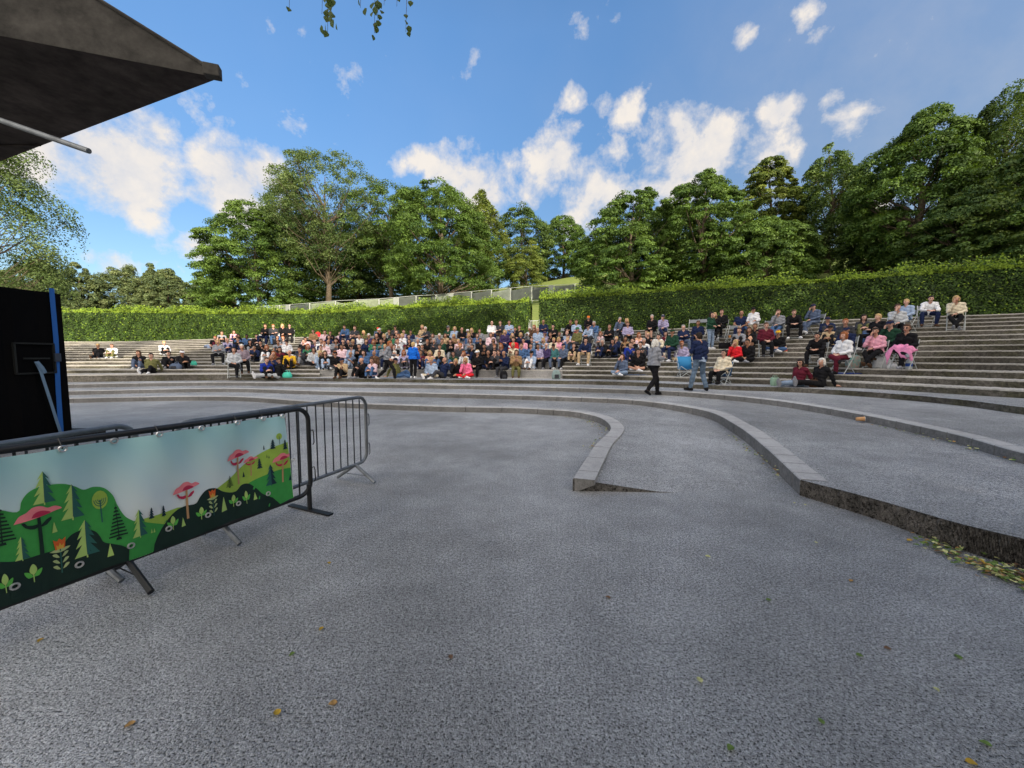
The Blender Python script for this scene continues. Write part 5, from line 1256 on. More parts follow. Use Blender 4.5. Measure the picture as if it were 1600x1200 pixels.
# ------------------------------------------------------------------ the audience
# column, head row, pose code, top, bottom, hair, hair colour, extras
CROWD = '''
152 537 Rb black black short blonde T|175 536 K white olive short brown b|255.7 533 K white black short blonde|217 550 K black slate long brown|234.6 552.5 R olive black short dark|262.5 551 K black black short dark|285 547.5 K black black short brown cW
335.4 524 K black maroon short ginger T|341 530.5 C grey black bob blonde|346 518 K grey black short brown T|365 517 Kf pink navy long brown|352 528 K lilac navy bald -|357.5 530 K olive charcoal short brown|384.6 522.5 G denim black short black s3|372.5 527 K black navy short brown|380 537.5 C mauve black short white|364 541.7 Cf lightgrey black bob black|399.6 523 K black black short brown|413 506 C black navy short brown|410 516 Kf lightgrey cream bob brown g|423 516 K white black bald -|427.5 506.7 C charcoal denim short ginger|442.5 506 Cf black black long blonde|453 507 C black black short black|433 524 Kf black black bob black|407.5 532.5 K black black short black T|417 538 Kf black white bob ginger|434 531.7 K grey charcoal short brown T|448 531 G white black short dark cB|471.7 532.5 R black navy bald -|481 536.7 Kf green black long ginger|489.6 541 G lightgrey black bob dark|493 533 K purple navy bald -|436 541 Kf maroon black long dark|428 547 Gf rust black long ginger|452 548 K yellow black bald -|415 562 Kf royal black short brown|432 557 Rf black lightgrey short brown cB|425 552 K navy navy bald -
490 514 G tan black short brown|507 516 G pale_pink grey short brown|516 517 K black black short brown|502 528 K white navy short brown|514 525 K navy navy short dark|507 533 G pale_pink white short ginger|512 533 R lightgrey black bald -|503 541 G cream black short brown|508 547.5 K black light_blue long brown|501 548 Kf light_blue pale_denim long blonde|521 546.7 G black charcoal bob ginger cB|534 520 K pale_pink maroon short brown|546.7 520 K salmon beige bald -|546 509 C denim navy short brown|555 507.5 C charcoal navy short brown T|560 519.6 B white navy short brown h|569 517.5 Bf olive black bob blonde|534 532.5 B black charcoal short brown|547.5 538 B light_blue navy short brown cB|545 533 K charcoal navy bald -|562 541.7 Bf black black short dark|535 554.6 K beige black short brown cN|547.5 553.7 K slate light_blue bald - T|571.7 547.5 Bf denim black long dark|565.5 563 K black black bald -|581 548 B brown charcoal bald -|582.5 564 Kf pale_pink denim short brown
587.5 534 Bf green black long ginger|592.5 534 B teal black short brown|581.7 523 B purple navy short white|591 519.6 B black black bald -|597 523.7 Bf black black bob blonde|591 512.5 K slate black short ginger cR|596.7 513 C black black short brown cW|604.6 531.7 B rust charcoal short brown|616.7 524 B green charcoal short brown cB|617.5 512.5 B charcoal charcoal short brown cB|623 517 B black navy short brown|630 516 B lilac navy short brown|635.4 518 B navy navy short dark|641 519.6 Bf white denim bob blonde|647.5 506 Cf beige pale_denim short blonde|631.7 526.7 Bf mauve charcoal bob ginger|642.5 526 B slate navy short black|621.7 537 B black black short black|627 539 B light_blue navy short brown cM|631.7 546 Kf lilac charcoal long ginger|616 544 K white black short white|621 561.7 R olive denim short brown cN|641 534 Bf black black bob dark|654.6 535 Bf charcoal white long dark|660 540 K brown black short brown|663 545 K maroon navy short brown|667.5 544 Kf peach denim bob blonde|668 522.5 Bf brown black bob brown|668 527 B black charcoal short ginger|681 521 B slate navy short white|676.7 527 Bf charcoal black bob grey|666.7 508 C charcoal charcoal short white|692.5 532 B dark_green denim short brown|697.5 524 Bf beige black bob brown|710.5 521 Bf tan charcoal bob blonde|698.7 509 C dark_green charcoal short grey cC|701 515 K rust light_blue short ginger|710 510 Cf light_blue denim bob blonde|721 509.6 C black denim bald -|731 514 K blue navy short brown cW|729 522.5 Bf mauve pale_denim long blonde|678 561.7 G light_blue cream short blonde|688 565 R navy charcoal bald -|709.6 544 Kf dark_green denim bob black|711 556 Gf black black bob blonde|725 546.7 Gf white navy long ginger|728.7 556 Gf hot_pink red bob blonde|685 548 K black denim short brown
740 513 Bf black black long blonde|743 521 Bf denim grey bob brown|748 517.5 B grey black short brown|738 537.5 K black navy short black|746 542.5 B black black short blonde cWg|768 523 B pale_pink charcoal short brown|768.7 501 C white navy bald -|782 503 C charcoal brown short brown|796.7 500.4 C light_blue blue short brown|790 513 Cf purple navy bob blonde|789 518.7 Bf rust denim bob blonde|800 518.7 Bf black denim long blonde|806 514 B navy navy short brown|814.6 517 Bf navy navy bob blonde|812 509.6 C black black short brown|801 528.7 B red charcoal short dark|772.5 542 K black black short ginger|762 550 G black navy bald -|781.7 545 K charcoal black short dark|780 551.7 G black grey short brown|796 543 Bf tan olive bob brown|791 553 B navy charcoal bald -|770 532 B charcoal light_blue bob dark
829 515 B white navy short white|835 510 Cf brown black bob ginger|846 509.6 C light_blue pale_denim bald -|850 501.7 C navy denim bald -|864 507.5 C black black short black|857.5 516 B lilac navy short brown cP|824 527 B pink navy short dark|839 528 B black charcoal short brown|863 520 Bf black black short brown|873 521 B black charcoal short brown|868 524 Bf pink white bob blonde|854 526.7 Bf light_blue pale_denim long blonde|849 532 B purple black bald - g|865 532 B cream navy short blonde|829.6 545 K light_blue white short black cB|841 543 B lilac charcoal short dark|859.6 538 B teal slate short brown cB|876 534.6 B slate black short brown cN|894.6 536 B black beige short brown|892 500 C black black short brown|891.7 511 C olive charcoal short brown cG|886 516.7 B light_blue navy bald -|887.5 522.5 B pale_pink denim short dark|901.7 500 C light_blue navy short brown|897.5 517 K black black short brown cR|904.6 509 Kf white black bob blonde|917.5 506.7 C light_blue charcoal short brown cB|920.4 492.5 C black black short ginger cO|929.6 501.7 C denim pale_denim short grey|915 526 C navy beige short dark|951 506.7 C black black short brown|963.7 526 K navy charcoal short blonde|956 531.7 Kf navy black bob dark|968 495 C slate charcoal short grey|967.5 505 K light_blue navy short brown|978 496 Cf black black long blonde|982 502.6 C lilac black short brown|999 519 Kf peach pale_pink bob ginger|1012.5 519 K black black short blonde|1020 491.7 C black black short grey h|1037 491 C lilac navy short grey cN|976.6 527 Kf tan black long brown|984 534.7 K royal navy short brown|1001.6 534.7 K charcoal black short dark|973.4 550 Gf slate pale_denim long brown|997 545 G black black short dark hP|1041 517.5 Kf maroon white bob black|1051 513.4 C dark_green navy short brown cD
1070 508 C navy slate short grey|1090 501 C navy navy short brown|1065 535 G lilac beige short ginger|1151.5 530 Gf red black long blonde|1168.5 529 G black black short dark|1115 487.5 Cf black black long blonde|1128.5 483.5 C black black short brown|1157 484 C navy navy bald - T|1174 487 Cf dark_green denim short blonde|1216 484 C grey denim short brown|1242 484 C black black short brown|1157 512 K grey black short brown|1170 512 Kf black peach long brown|1181 504 K black charcoal short brown|1198.5 503.5 C maroon black short brown|1215 514 G black denim short ginger cY|1275.6 474.7 C slate slate short brown cN|1294 496 K navy charcoal short brown cN|1322 496 C charcoal white short ginger|1350 492.5 Kf charcoal olive long dark|1371 489 C black black short blonde|1296 509 K beige black short brown cB|1325 507.5 C navy navy short brown cN|1362.5 502.5 K slate denim short brown cB|1391 501 C dark_green black short brown cN|1280 521 C black black short black|1319 521 Cf white maroon bob ginger|1371 514 Cf pink black tied dark|1416 506 Cf black black tied brown g|1249 561 Rf maroon pale_denim long dark g|1280 557.5 Rf black black bob white|1404 474 C lightgrey black short brown|1417.5 469 C light_blue denim short blonde|1450 462.5 C white navy short dark|1497 461 Cf cream black bob blonde
'''
HATS = dict(W='white', B='black', N='navy', R='red', M='maroon', C='charcoal', P='purple', G='green', O='orange', D='dark_green', Y='yellow')
CN = {'light_blue': 'light blue', 'pale_denim': 'pale denim', 'bright_blue': 'bright blue', 'dark_green': 'dark green', 'pale_pink': 'pale pink', 'hot_pink': 'hot pink', 'lightgrey': 'light grey', 'slate': 'slate blue', 'denim': 'denim blue', 'royal': 'royal blue'}
def cn(c): return CN.get(c, c)
ENT = []
for tok in CROWD.replace('\n', '|').split('|'):
    q = tok.split()
    if len(q) < 7: continue
    ENT.append(dict(px=float(q[0]), py=float(q[1]), code=q[2], top=q[3], bot=q[4], hair=q[5], hc=(None if q[6] == '-' else q[6]), ex=q[7] if len(q) > 7 else ''))
rx = random.Random(31)
for px, py in ((373, 521), (390, 531), (398, 538), (444, 525), (468, 541), (478, 527), (526, 527), (539, 543), (553, 530), (574, 531), (586, 542), (600, 540), (609, 517), (622, 528), (650, 524), (659, 529), (686, 539), (701, 531), (716, 533), (720, 540), (736, 527), (752, 533), (757, 540), (785, 534), (812, 535), (819, 541), (834, 534), (881, 527), (909, 520), (940, 519), (946, 530), (990, 526), (1006, 527), (1029, 520)):
    f_ = rx.random() < .45
    ENT.append(dict(px=px, py=py, code=('B' if 508 < px < 882 else 'K')+('f' if f_ else ''), top=rx.choice(['black', 'black', 'navy', 'charcoal', 'white', 'grey', 'pale_pink', 'denim', 'cream', 'slate']), bot=rx.choice(['black', 'navy', 'charcoal', 'denim', 'grey']), hair=('short' if not f_ else rx.choice(['long', 'bob', 'tied'])), hc=rx.choice(['brown', 'dark', 'blonde', 'ginger', 'grey', 'black']), ex=''))
# folding chair, built once
def folding_chair():
    e = empty('folding_chair', (0, 0, -50)); s = MB()
    s.box((0, .02, .45), (.42, .4, .022)); bevel(s.build('seat', mat('grey_seat', (.2, .22, .24), .5), e), .008)
    s = MB(); s.box((0, .27, .79), (.43, .018, .17), rot=Matrix.Rotation(R(-8), 3, 'X')); bevel(s.build('backrest', mat('grey_seat', (0, 0, 0)), e), .006)
    m = M_PALE
    for sx in (-.225, .225):
        s = MB(); s.tube([(sx, -.24, .0), (sx, .12, .5), (sx, .28, .9)], .012, 6); s.build('leg', m, e)
        s = MB(); s.tube([(sx*.93, .3, .0), (sx*.93, -.12, .45)], .012, 6); s.build('leg', m, e)
    s = MB(); s.tube([(-.225, -.2, .06), (.225, -.2, .06)], .008, 5); s.build('stretcher', m, e)
    s = MB(); s.tube([(-.21, .26, .06), (.21, .26, .06)], .008, 5); s.build('stretcher', m, e)
    return e
def copy_tree(o, parent=None):
    c = o.copy(); COL.objects.link(c); c.parent = parent
    for ch in list(o.children): copy_tree(ch, c)
    return c
CH0 = folding_chair(); used_ch = [False]
def put_chair(loc, rz, label, group='folding chairs on the terraces'):
    c = CH0 if not used_ch[0] else copy_tree(CH0); used_ch[0] = True
    c.location = loc; c.rotation_euler = (0, 0, rz); c.scale = (1.08,)*3; tag(c, label, 'chair', group); return c
PM = {'C': ['chair_lap', 'chair_cross', 'chair_knees', 'chair_face'], 'Cf': ['chair_fem', 'chair_fem', 'chair_face'], 'B': ['bench_lap', 'bench_phone', 'chair_knees', 'bench_lap'], 'Bf': ['bench_fem', 'bench_phone'],
      'K': ['knees', 'knees_drink'], 'Kf': ['knees_fem'], 'G': ['lotus'], 'Gf': ['lotus_fem'], 'R': ['recline', 'recline_lap'], 'Rf': ['recline_fem', 'recline'], 'Rb': ['recline']}
occupied = []
for e in ENT:
    pz = rp_.choice(PM[e['code']]); fig_ = POSES[pz][0]; inb = 508 < e['px'] < 882; code = e['code'][0]
    if code == 'B' and not inb: pz = 'knees_fem' if 'f' in e['code'] else 'knees'; fig_ = POSES[pz][0]; code = 'K'
    sc = rp_.uniform(1.03, 1.13)
    if code == 'B':
        if pz.startswith('chair'): pz = 'bench_lap'; fig_ = POSES[pz][0]
        h = (fig_['headtop']-.36)*sc
        b = spot(e['px'], e['py'], h, depth=.2)
        loc = b[1]; kk = b[2]
        cols = col_at(e['px']); i, p = cols[max(0, kk-1)]
        if kk < 2: pz = 'knees'; fig_ = POSES[pz][0]; code = 'K'; b = spot(e['px'], e['py'], fig_['headtop']*sc)
        else:
            y_ = p[1]+.10+rp_.uniform(0, .06); loc = np.array([(e['px']-800)/FPX*(y_*math.cos(PITCH)-(loc[2]+h-CAMZ)*math.sin(PITCH)), y_, loc[2]-.36*sc])
    if code != 'B':
        b = spot(e['px'], e['py'], fig_['headtop']*sc); loc = b[1]
    e['loc'] = loc; e['k'] = b[2]; e['pz'] = pz; e['sc'] = sc; e['err'] = b[0]
# spread people who would sit inside each other
for it in range(6):
    for a in range(len(ENT)):
        for c_ in range(a+1, len(ENT)):
            A, B_ = ENT[a], ENT[c_]
            if A['k'] != B_['k']: continue
            d = np.hypot(*(A['loc'][:2]-B_['loc'][:2])); mn = .5
            if d < mn:
                s_ = (mn-d)/2; sg = 1 if A['loc'][0] > B_['loc'][0] else -1
                A['loc'] = A['loc']+np.array([sg*s_*.8, 0, 0]); B_['loc'] = B_['loc']-np.array([sg*s_*.8, 0, 0])
# labels: look first, place second, checked for uniqueness
def hairw(e):
    if e['cap']: return 'a '+cn(e['cap'])+' cap' if e['cap'][0] not in 'ao' else 'an '+cn(e['cap'])+' cap'
    if not e['hc']: return 'a bald head'
    return {'long': 'long ', 'bob': 'chin length ', 'tied': 'tied back ', 'short': 'short '}[e['hair']]+e['hc']+' hair'
def posew(e):
    p = e['pz']
    return 'on a folding chair' if p.startswith('chair') else 'seated on a step edge' if p.startswith('bench') else 'cross legged' if p.startswith('lotus') else 'knees up' if p.startswith('knees') else 'reclining'
ORD = ['lowest', 'second', 'third', 'fourth', 'fifth', 'sixth', 'seventh', 'eighth', 'ninth', 'tenth', 'eleventh', 'twelfth', 'thirteenth', 'fourteenth', 'top']
def zone(e):
    x = e['px']
    for lim, nm in ((300, 'at far left'), (460, 'on left stairs'), (510, 'beside left seat blocks'), (620, 'on left seat blocks'), (750, 'on middle seat blocks'), (882, 'on right seat blocks'), (1010, 'on middle stairs'), (1130, 'behind standing pair'), (1250, 'on right stairs'), (1420, 'in far right group'), (1700, 'at top right')):
        if x < lim: return nm
for e in ENT:
    e['cap'] = None; ex = e['ex']
    if 'c' in ex: e['cap'] = HATS[ex[ex.index('c')+1]]
    e['style'] = 'short' if 'T' in ex else 'long'; e['leg'] = 'shorts' if 'h' in ex else 'trousers'; e['gl'] = 'g' in ex
    tp = cn(e['top']); bt = cn(e['bot'])
    e['base'] = ('person in %s top and %s' % (tp, e['leg']) if tp == bt else 'person in %s top and %s %s' % (tp, bt, e['leg']), hairw(e).replace('a bald head', 'bald'), posew(e))
def words(t): return len(t.split())
def mk(e, lvl):
    a, h, p = e['base']; z = zone(e); a2 = 'person in %s top' % cn(e['top'])
    if lvl == 0:
        t = '%s, %s, %s' % (a, h, z); return t if words(t) <= 16 else '%s, %s, %s' % (a2, h, z)
    if lvl == 1:
        t = '%s, %s, %s, %s' % (a, h, p, z); return t if words(t) <= 16 else '%s, %s, %s, %s' % (a2, h, p, z)
    t = '%s, %s, %s row, %s' % (a, h, ORD[e['k']], z)
    return t if words(t) <= 16 else '%s, %s, %s row, %s' % (a2, h, ORD[e['k']], z)
from collections import Counter
lv = [0]*len(ENT)
for it in range(3):
    cnt = Counter(mk(e, l) for e, l in zip(ENT, lv))
    for i, e in enumerate(ENT):
        if cnt[mk(e, lv[i])] > 1 and lv[i] < 2: lv[i] += 1
final = [mk(e, l) for e, l in zip(ENT, lv)]
cnt = Counter(final)
for lb in [k for k, v in cnt.items() if v > 1]:
    ids = sorted([i for i in range(len(ENT)) if final[i] == lb], key=lambda i: ENT[i]['px'])
    for q, i in enumerate(ids):
        e = ENT[i]; final[i] = '%s of %d in %s top, %s, %s' % (['leftmost', 'second from left', 'third from left', 'fourth from left'][min(q, 3)], len(ids), cn(e['top']), e['base'][1], zone(e))
CHL = []
for e, lb in zip(ENT, final):
    w_ = lb.split(); lb = ' '.join(w_[:16])
    rz = facing(e['loc'])
    if e['px'] > 1240 and e['pz'].startswith('recline'): rz += -.7
    if e['px'] in (535, 565.5, 688): rz -= .6
    if e['px'] == 432: rz -= .8
    if e['px'] == 621: rz += 1.3
    if e['px'] == 415: rz += .7
    person(e['pz'], tuple(e['loc']), rz, e['top'], e['bot'], e['hair'], e['hc'], e['style'], e['leg'], rp_.choice(['white', 'white', 'black', 'charcoal', 'grey', 'brown']), e['cap'], e['gl'], e['sc'], 3 if 's3' in e['ex'] else None, lb, 'audience seated on the terraces')
    if e['pz'].startswith('chair'):
        CHL.append((put_chair(tuple(e['loc']), rz, 'x'), e, lb))
seen = Counter()
for lvl in range(3):
    cur = []
    for c, e, lb in CHL:
        t0 = 'folding chair under person in %s top, %s, %s' % (cn(e['top']), e['base'][1], zone(e)); t1 = 'chair under %s top, %s, %s row, %s' % (cn(e['top']), e['base'][1], ORD[e['k']], zone(e))
        cur.append([t0, t1])
c0 = Counter(t[0] for t in cur); c1_ = Counter(t[1] for t in cur); dup_ = Counter()
for (c, e, lb), t in zip(CHL, cur):
    u = t[0] if c0[t[0]] == 1 else t[1]
    if u == t[1] and c1_[u] > 1: dup_[u] += 1; u = u+', '+['first', 'second', 'third', 'fourth'][min(3, dup_[u]-1)]
    c['label'] = ' '.join(u.split()[:16])
print('CROWD', len(ENT), 'mean err', np.mean([e['err'] for e in ENT]), 'max', max(e['err'] for e in ENT))
# ------------------------------------------------------------------ standing and walking people, built for their own poses
def lookat(x, y): return math.atan2(y, x)+math.pi/2          # figure faces -Y at rotation 0
walk = dict(pel=(0, 0, .94), chest=(0, -.03, 1.2), neck=(0, -.06, 1.43), head=(0, -.12, 1.58), elbowl=(-.25, .1, 1.14), elbowr=(.24, -.12, 1.13), wristl=(-.2, -.08, .98), wristr=(.15, -.34, 1.12),
            kneel=(-.1, -.26, .53), kneer=(.1, .10, .50), anklel=(-.09, -.30, .10), ankler=(.1, .42, .20), toer=(0, -.8, -.6), palmnl=(1, 0, 0), palmnr=(-1, 0, 0))
F_WALK = figure(walk, vox=.012, near=True)
w2 = dict(pel=(0, 0, .94), chest=(0, -.01, 1.2), neck=(0, -.01, 1.43), head=(0, -.05, 1.59), elbowl=(-.22, -.06, 1.12), elbowr=(.22, -.06, 1.12), wristl=(-.1, -.29, 1.15), wristr=(.08, -.30, 1.17), handl=(.5, -.8, .2), handr=(-.5, -.8, .2),
          kneel=(-.09, .02, .50), kneer=(.09, -.22, .53), anklel=(-.08, .30, .17), ankler=(.09, -.26, .09), toel=(0, -.85, -.5))
F_WOM = figure(w2, vox=.010, fem=1, near=True)
w3 = dict(pel=(0, 0, .93), chest=(0, -.01, 1.19), neck=(0, -.03, 1.42), head=(.0, -.09, 1.57), face=(0, -1, -.35), elbowl=(-.26, -.05, 1.13), elbowr=(.26, -.05, 1.13), wristl=(-.12, -.27, 1.2), wristr=(.1, -.28, 1.2),
          kneel=(-.17, -.08, .50), kneer=(.15, -.06, .50), anklel=(-.24, .02, .09), ankler=(.2, -.12, .09), toel=(-.5, -1, 0), toer=(.6, -1, 0))
F_MAN = figure(w3, vox=.010, near=True)
w4 = dict(pel=(0, 0, .93), chest=(0, -.0, 1.19), neck=(0, -.01, 1.42), head=(0, -.05, 1.57), elbowl=(-.27, .0, 1.14), elbowr=(.25, -.02, 1.13), wristl=(-.27, -.1, .93), wristr=(.2, -.22, 1.04), kneel=(-.1, -.02, .5), kneer=(.1, -.02, .5), anklel=(-.09, .03, .09), ankler=(.1, .01, .09))
F_BLUE = figure(w4, vox=.014, fem=1, near=True)
def stand_at(px, py, z, **k):
    p = P(px, py, z); p.z = z; return p
G_ST = 'people on their feet in front of the terraces'
p = stand_at(1020, 618.5, .29)
wom = person(None, tuple(p), lookat(1.0, .42), 'grey', 'black', 'bob', 'white', 'long', 'trousers', 'black', None, False, 1.10, 1, 'person with white bobbed hair, grey sweater and black trousers walking right with a cup', G_ST, F_WOM)
p = stand_at(1092, 611.5, .43)
man = person(None, tuple(p), lookat(-.25, 1.0), 'navy', 'slate', 'short', 'dark', 'long', 'trousers', 'black', None, False, 1.17, 0, 'person with dark hair seen from behind in navy jacket, pale shirt tail and faded jeans', G_ST, F_MAN)
for o_ in man.children:
    if o_.name.startswith('trousers'): o_.material_slots[0].material = mat('faded_jeans', (.10, .15, .22), .9, var=.35, vscale=5, bump=.25, bscale=45)
sh_ = MB(); 
for k in range(24):
    a0, a1 = 2*math.pi*k/24, 2*math.pi*(k+1)/24
    sh_.add([(.165*math.cos(a0), .135*math.sin(a0)+.0, .99), (.165*math.cos(a1), .135*math.sin(a1), .99), (.175*math.cos(a1), .15*math.sin(a1), .86-.015*math.cos(a1*3)), (.175*math.cos(a0), .15*math.sin(a0), .86-.015*math.cos(a0*3))], [(0, 1, 2, 3)])
sh_.build('shirt_tail', cmat('light_blue'), man, smooth=True)
p = stand_at(606, 596.8, .43)
wlk = person(None, tuple(p), lookat(1.0, .25), 'grey', 'black', 'short', 'ginger', 'long', 'trousers', 'white', None, False, 1.09, 0, 'person with short ginger hair in grey hooded top striding right in front of the crowd', G_ST, F_WALK)
p = stand_at(646, 591.5, .582)
blu = person(None, tuple(p), lookat(.25, 1), 'bright_blue', 'black', 'short', 'blonde', 'long', 'trousers', 'white', None, False, .98, 1, 'person in bright blue top and black trousers standing with back to the arena', G_ST, F_BLUE)
ST = POSES['stand'][0]
b = spot(1112, 487.5, ST['headtop']*1.02); person('stand', tuple(b[1]), facing(b[1])+.9, 'dark_green', 'pale_denim', 'long', 'dark', 'long', 'trousers', 'white', None, False, 1.02, 1, 'person with long dark hair standing in dark green top and very pale jeans', G_ST)
b = spot(1180, 481, ST['headtop']*1.0); person('stand', tuple(b[1]), facing(b[1]), 'white', 'cream', 'short', 'dark', 'long', 'trousers', 'white', 'black', False, 1.0, 0, 'person in white top and cream trousers standing behind the chairs by the hedge', G_ST)
# camp chair sitter
F_CAMP = figure(seated(.30, .2, 'lap', 'down', face=(-.3, -1, 0)), vox=.015, fem=1)
def camp_chair(name, loc, rz, fab, label):
    e = empty(name, loc, rz, label, 'chair'); e.scale = (1.1,)*3
    s = MB(); n = 6; v = []; f = []
    for j in range(n+1):
        for i in range(n+1):
            u, w_ = i/n-.5, j/n; v.append((u*.5, -.25+w_*.42, .36-.05*math.cos(u*math.pi)-.06*w_))
    for j in range(n):
        for i in range(n): f.append((j*(n+1)+i, j*(n+1)+i+1, (j+1)*(n+1)+i+1, (j+1)*(n+1)+i))
    o = mesh_obj('seat', v, f, fab, e, smooth=True); m = o.modifiers.new('t', 'SOLIDIFY'); m.thickness = .008
    v = [(u*.25, .17+.12*h+.03*math.cos(u*1.5), .30+.45*h) for h in (0, .5, 1) for u in (-1, -.5, 0, .5, 1)]; f = [(r*5+i, r*5+i+1, (r+1)*5+i+1, (r+1)*5+i) for r in range(2) for i in range(4)]
    o = mesh_obj('backrest', v, f, fab, e, smooth=True); m = o.modifiers.new('t', 'SOLIDIFY'); m.thickness = .008
    for a, b_ in (((-.27, -.27, 0), (.27, -.27, .4)), ((.27, -.27, 0), (-.27, -.27, .4)), ((-.27, .2, 0), (-.27, -.27, .4)), ((.27, .2, 0), (.27, -.27, .4)), ((-.27, -.27, 0), (-.27, .3, .78)), ((.27, -.27, 0), (.27, .3, .78)), ((-.27, .22, 0), (.27, .2, .3)), ((.27, .22, 0), (-.27, .2, .3))):
        s = MB(); s.tube([a, b_], .010, 6); s.build('frame_tube', M_PALE, e)
    for x in (-.28, .28): s = MB(); s.box((x, -.03, .55), (.06, .42, .02)); s.build('armrest', fab, e)
    return e
b = spot(1128, 545.5, F_CAMP['headtop']*1.08); lc = tuple(b[1]); rz = facing(b[1])-.5
person(None, lc, rz, 'cream', 'black', 'tied', 'dark', 'long', 'trousers', 'black', None, True, 1.08, 1, 'person in cream fleece under a black throw leaning back in a low blue camp chair', 'audience seated on the terraces', F_CAMP)
camp_chair('camp_chair', lc, rz, mat('blue_canvas', (.02, .09, .22), .8), 'low blue camp chair holding the person in cream fleece')
b = spot(1072, 592, 0); camp_chair('camp_chair', tuple(b[1]), facing(b[1])+.4, mat('sky_blue_canvas', (.03, .2, .42), .8), 'empty sky blue camp chair with pale frame beside the navy jacket')
# empty folding chairs
for px, py, lb in ((881, 512, 'empty grey folding chair by the hedge right of the railed gate'), (1084, 499, 'empty grey folding chair, left of two side by side near the hedge'), (1097, 499, 'empty grey folding chair, right of two side by side near the hedge'), (1145, 506, 'empty grey folding chair standing alone a step below the row by the hedge'), (1202, 500, 'empty grey folding chair beside the bearded person in grey')):
    b = spot(px, py, .9*1.08); put_chair(tuple(b[1]), facing(b[1], .1), lb)
# ------------------------------------------------------------------ belongings
def tote(name, px, top, bot, wpx, c, label, cat='bag', z=None, kind='tote'):
    """soft bag set down where its base is seen"""
    hgt_px = bot-top
    b = spot(px, bot, 0.0) if z is None else (0, P(px, bot, z), 0)
    loc = Vector(b[1]); d = loc.y; h = hgt_px*d/FPX; w_ = wpx*d/FPX
    e = empty(name, tuple(loc), rp_.uniform(-.4, .4), label, cat); r = random.Random(px)
    if kind in ('tote', 'plastic', 'backpack'):
        nu, nv = 16, 8; v = []; f = []
        for j in range(nv+1):
            t = j/nv; bulge = 1+.18*math.sin(t*math.pi)-.28*t*(kind == 'plastic')-(.35*t**3 if kind == 'backpack' else .0)
            for i in range(nu):
                a = 2*math.pi*i/nu; ca, sa = math.cos(a), math.sin(a); k = .5*(abs(ca)**.5)*(1 if ca > 0 else -1); q = .5*(abs(sa)**.5)*(1 if sa > 0 else -1)
                jt = r.uniform(-.03, .03) if kind == 'plastic' else r.uniform(-.008, .008)
                v.append((k*w_*bulge*(1+jt), q*w_*.5*bulge*(1+jt*2), h*t*(.97+.05*math.sin(a*2+px))+(0 if t else 0)))
        for j in range(nv):
            for i in range(nu): f.append((j*nu+i, j*nu+(i+1) % nu, (j+1)*nu+(i+1) % nu, (j+1)*nu+i))
        f.append(tuple(range(nu-1, -1, -1))); f.append(tuple(nv*nu+i for i in range(nu)))
        mesh_obj('pouch', v, f, cmat(c) if isinstance(c, str) else c, e, smooth=True)
        for s_ in ((-1, 1) if kind != 'backpack' else (1,)):
            m = MB(); m.tube([(-w_*.22, s_*w_*.12, h*.95), (-w_*.18, s_*w_*.14, h*1.2), (w_*.18, s_*w_*.14, h*1.2), (w_*.22, s_*w_*.12, h*.95)], max(.006, w_*.03), 5); m.build('handle', cmat(c) if isinstance(c, str) else c, e)
        if kind == 'backpack':
            m = MB(); m.box((0, -w_*.3, h*.33), (w_*.62, w_*.16, h*.42), taper=.85); bevel(m.build('front_pocket', cmat('charcoal' if c != 'charcoal' else 'slate'), e), .02)
    return e
def cloth_on(name, px, py, wpx, dpx, c, label, cat='blanket'):
    b = spot(px, py, .03); loc = Vector(b[1]); w_ = wpx*loc.y/FPX; r = random.Random(px)
    nx, ny = 16, 8; v = []; f = []
    for j in range(ny+1):
        for i in range(nx+1):
            u, t = i/nx-.5, j/ny-.5; edge = 1+.06*math.sin(i*1.3+j)
            v.append((u*w_*edge, t*.55*edge, .012+.02*abs(math.sin(u*17+t*5+px))+.012*math.sin(t*21+u*9+px)**2))
    for j in range(ny):
        for i in range(nx): q = j*(nx+1)+i; f.append((q, q+1, q+nx+2, q+nx+1))
    o = mesh_obj(name, v, f, cmat(c), None, smooth=True); o.location = loc; m = o.modifiers.new('t', 'SOLIDIFY'); m.thickness = .01
    tag(o, label, cat); return o
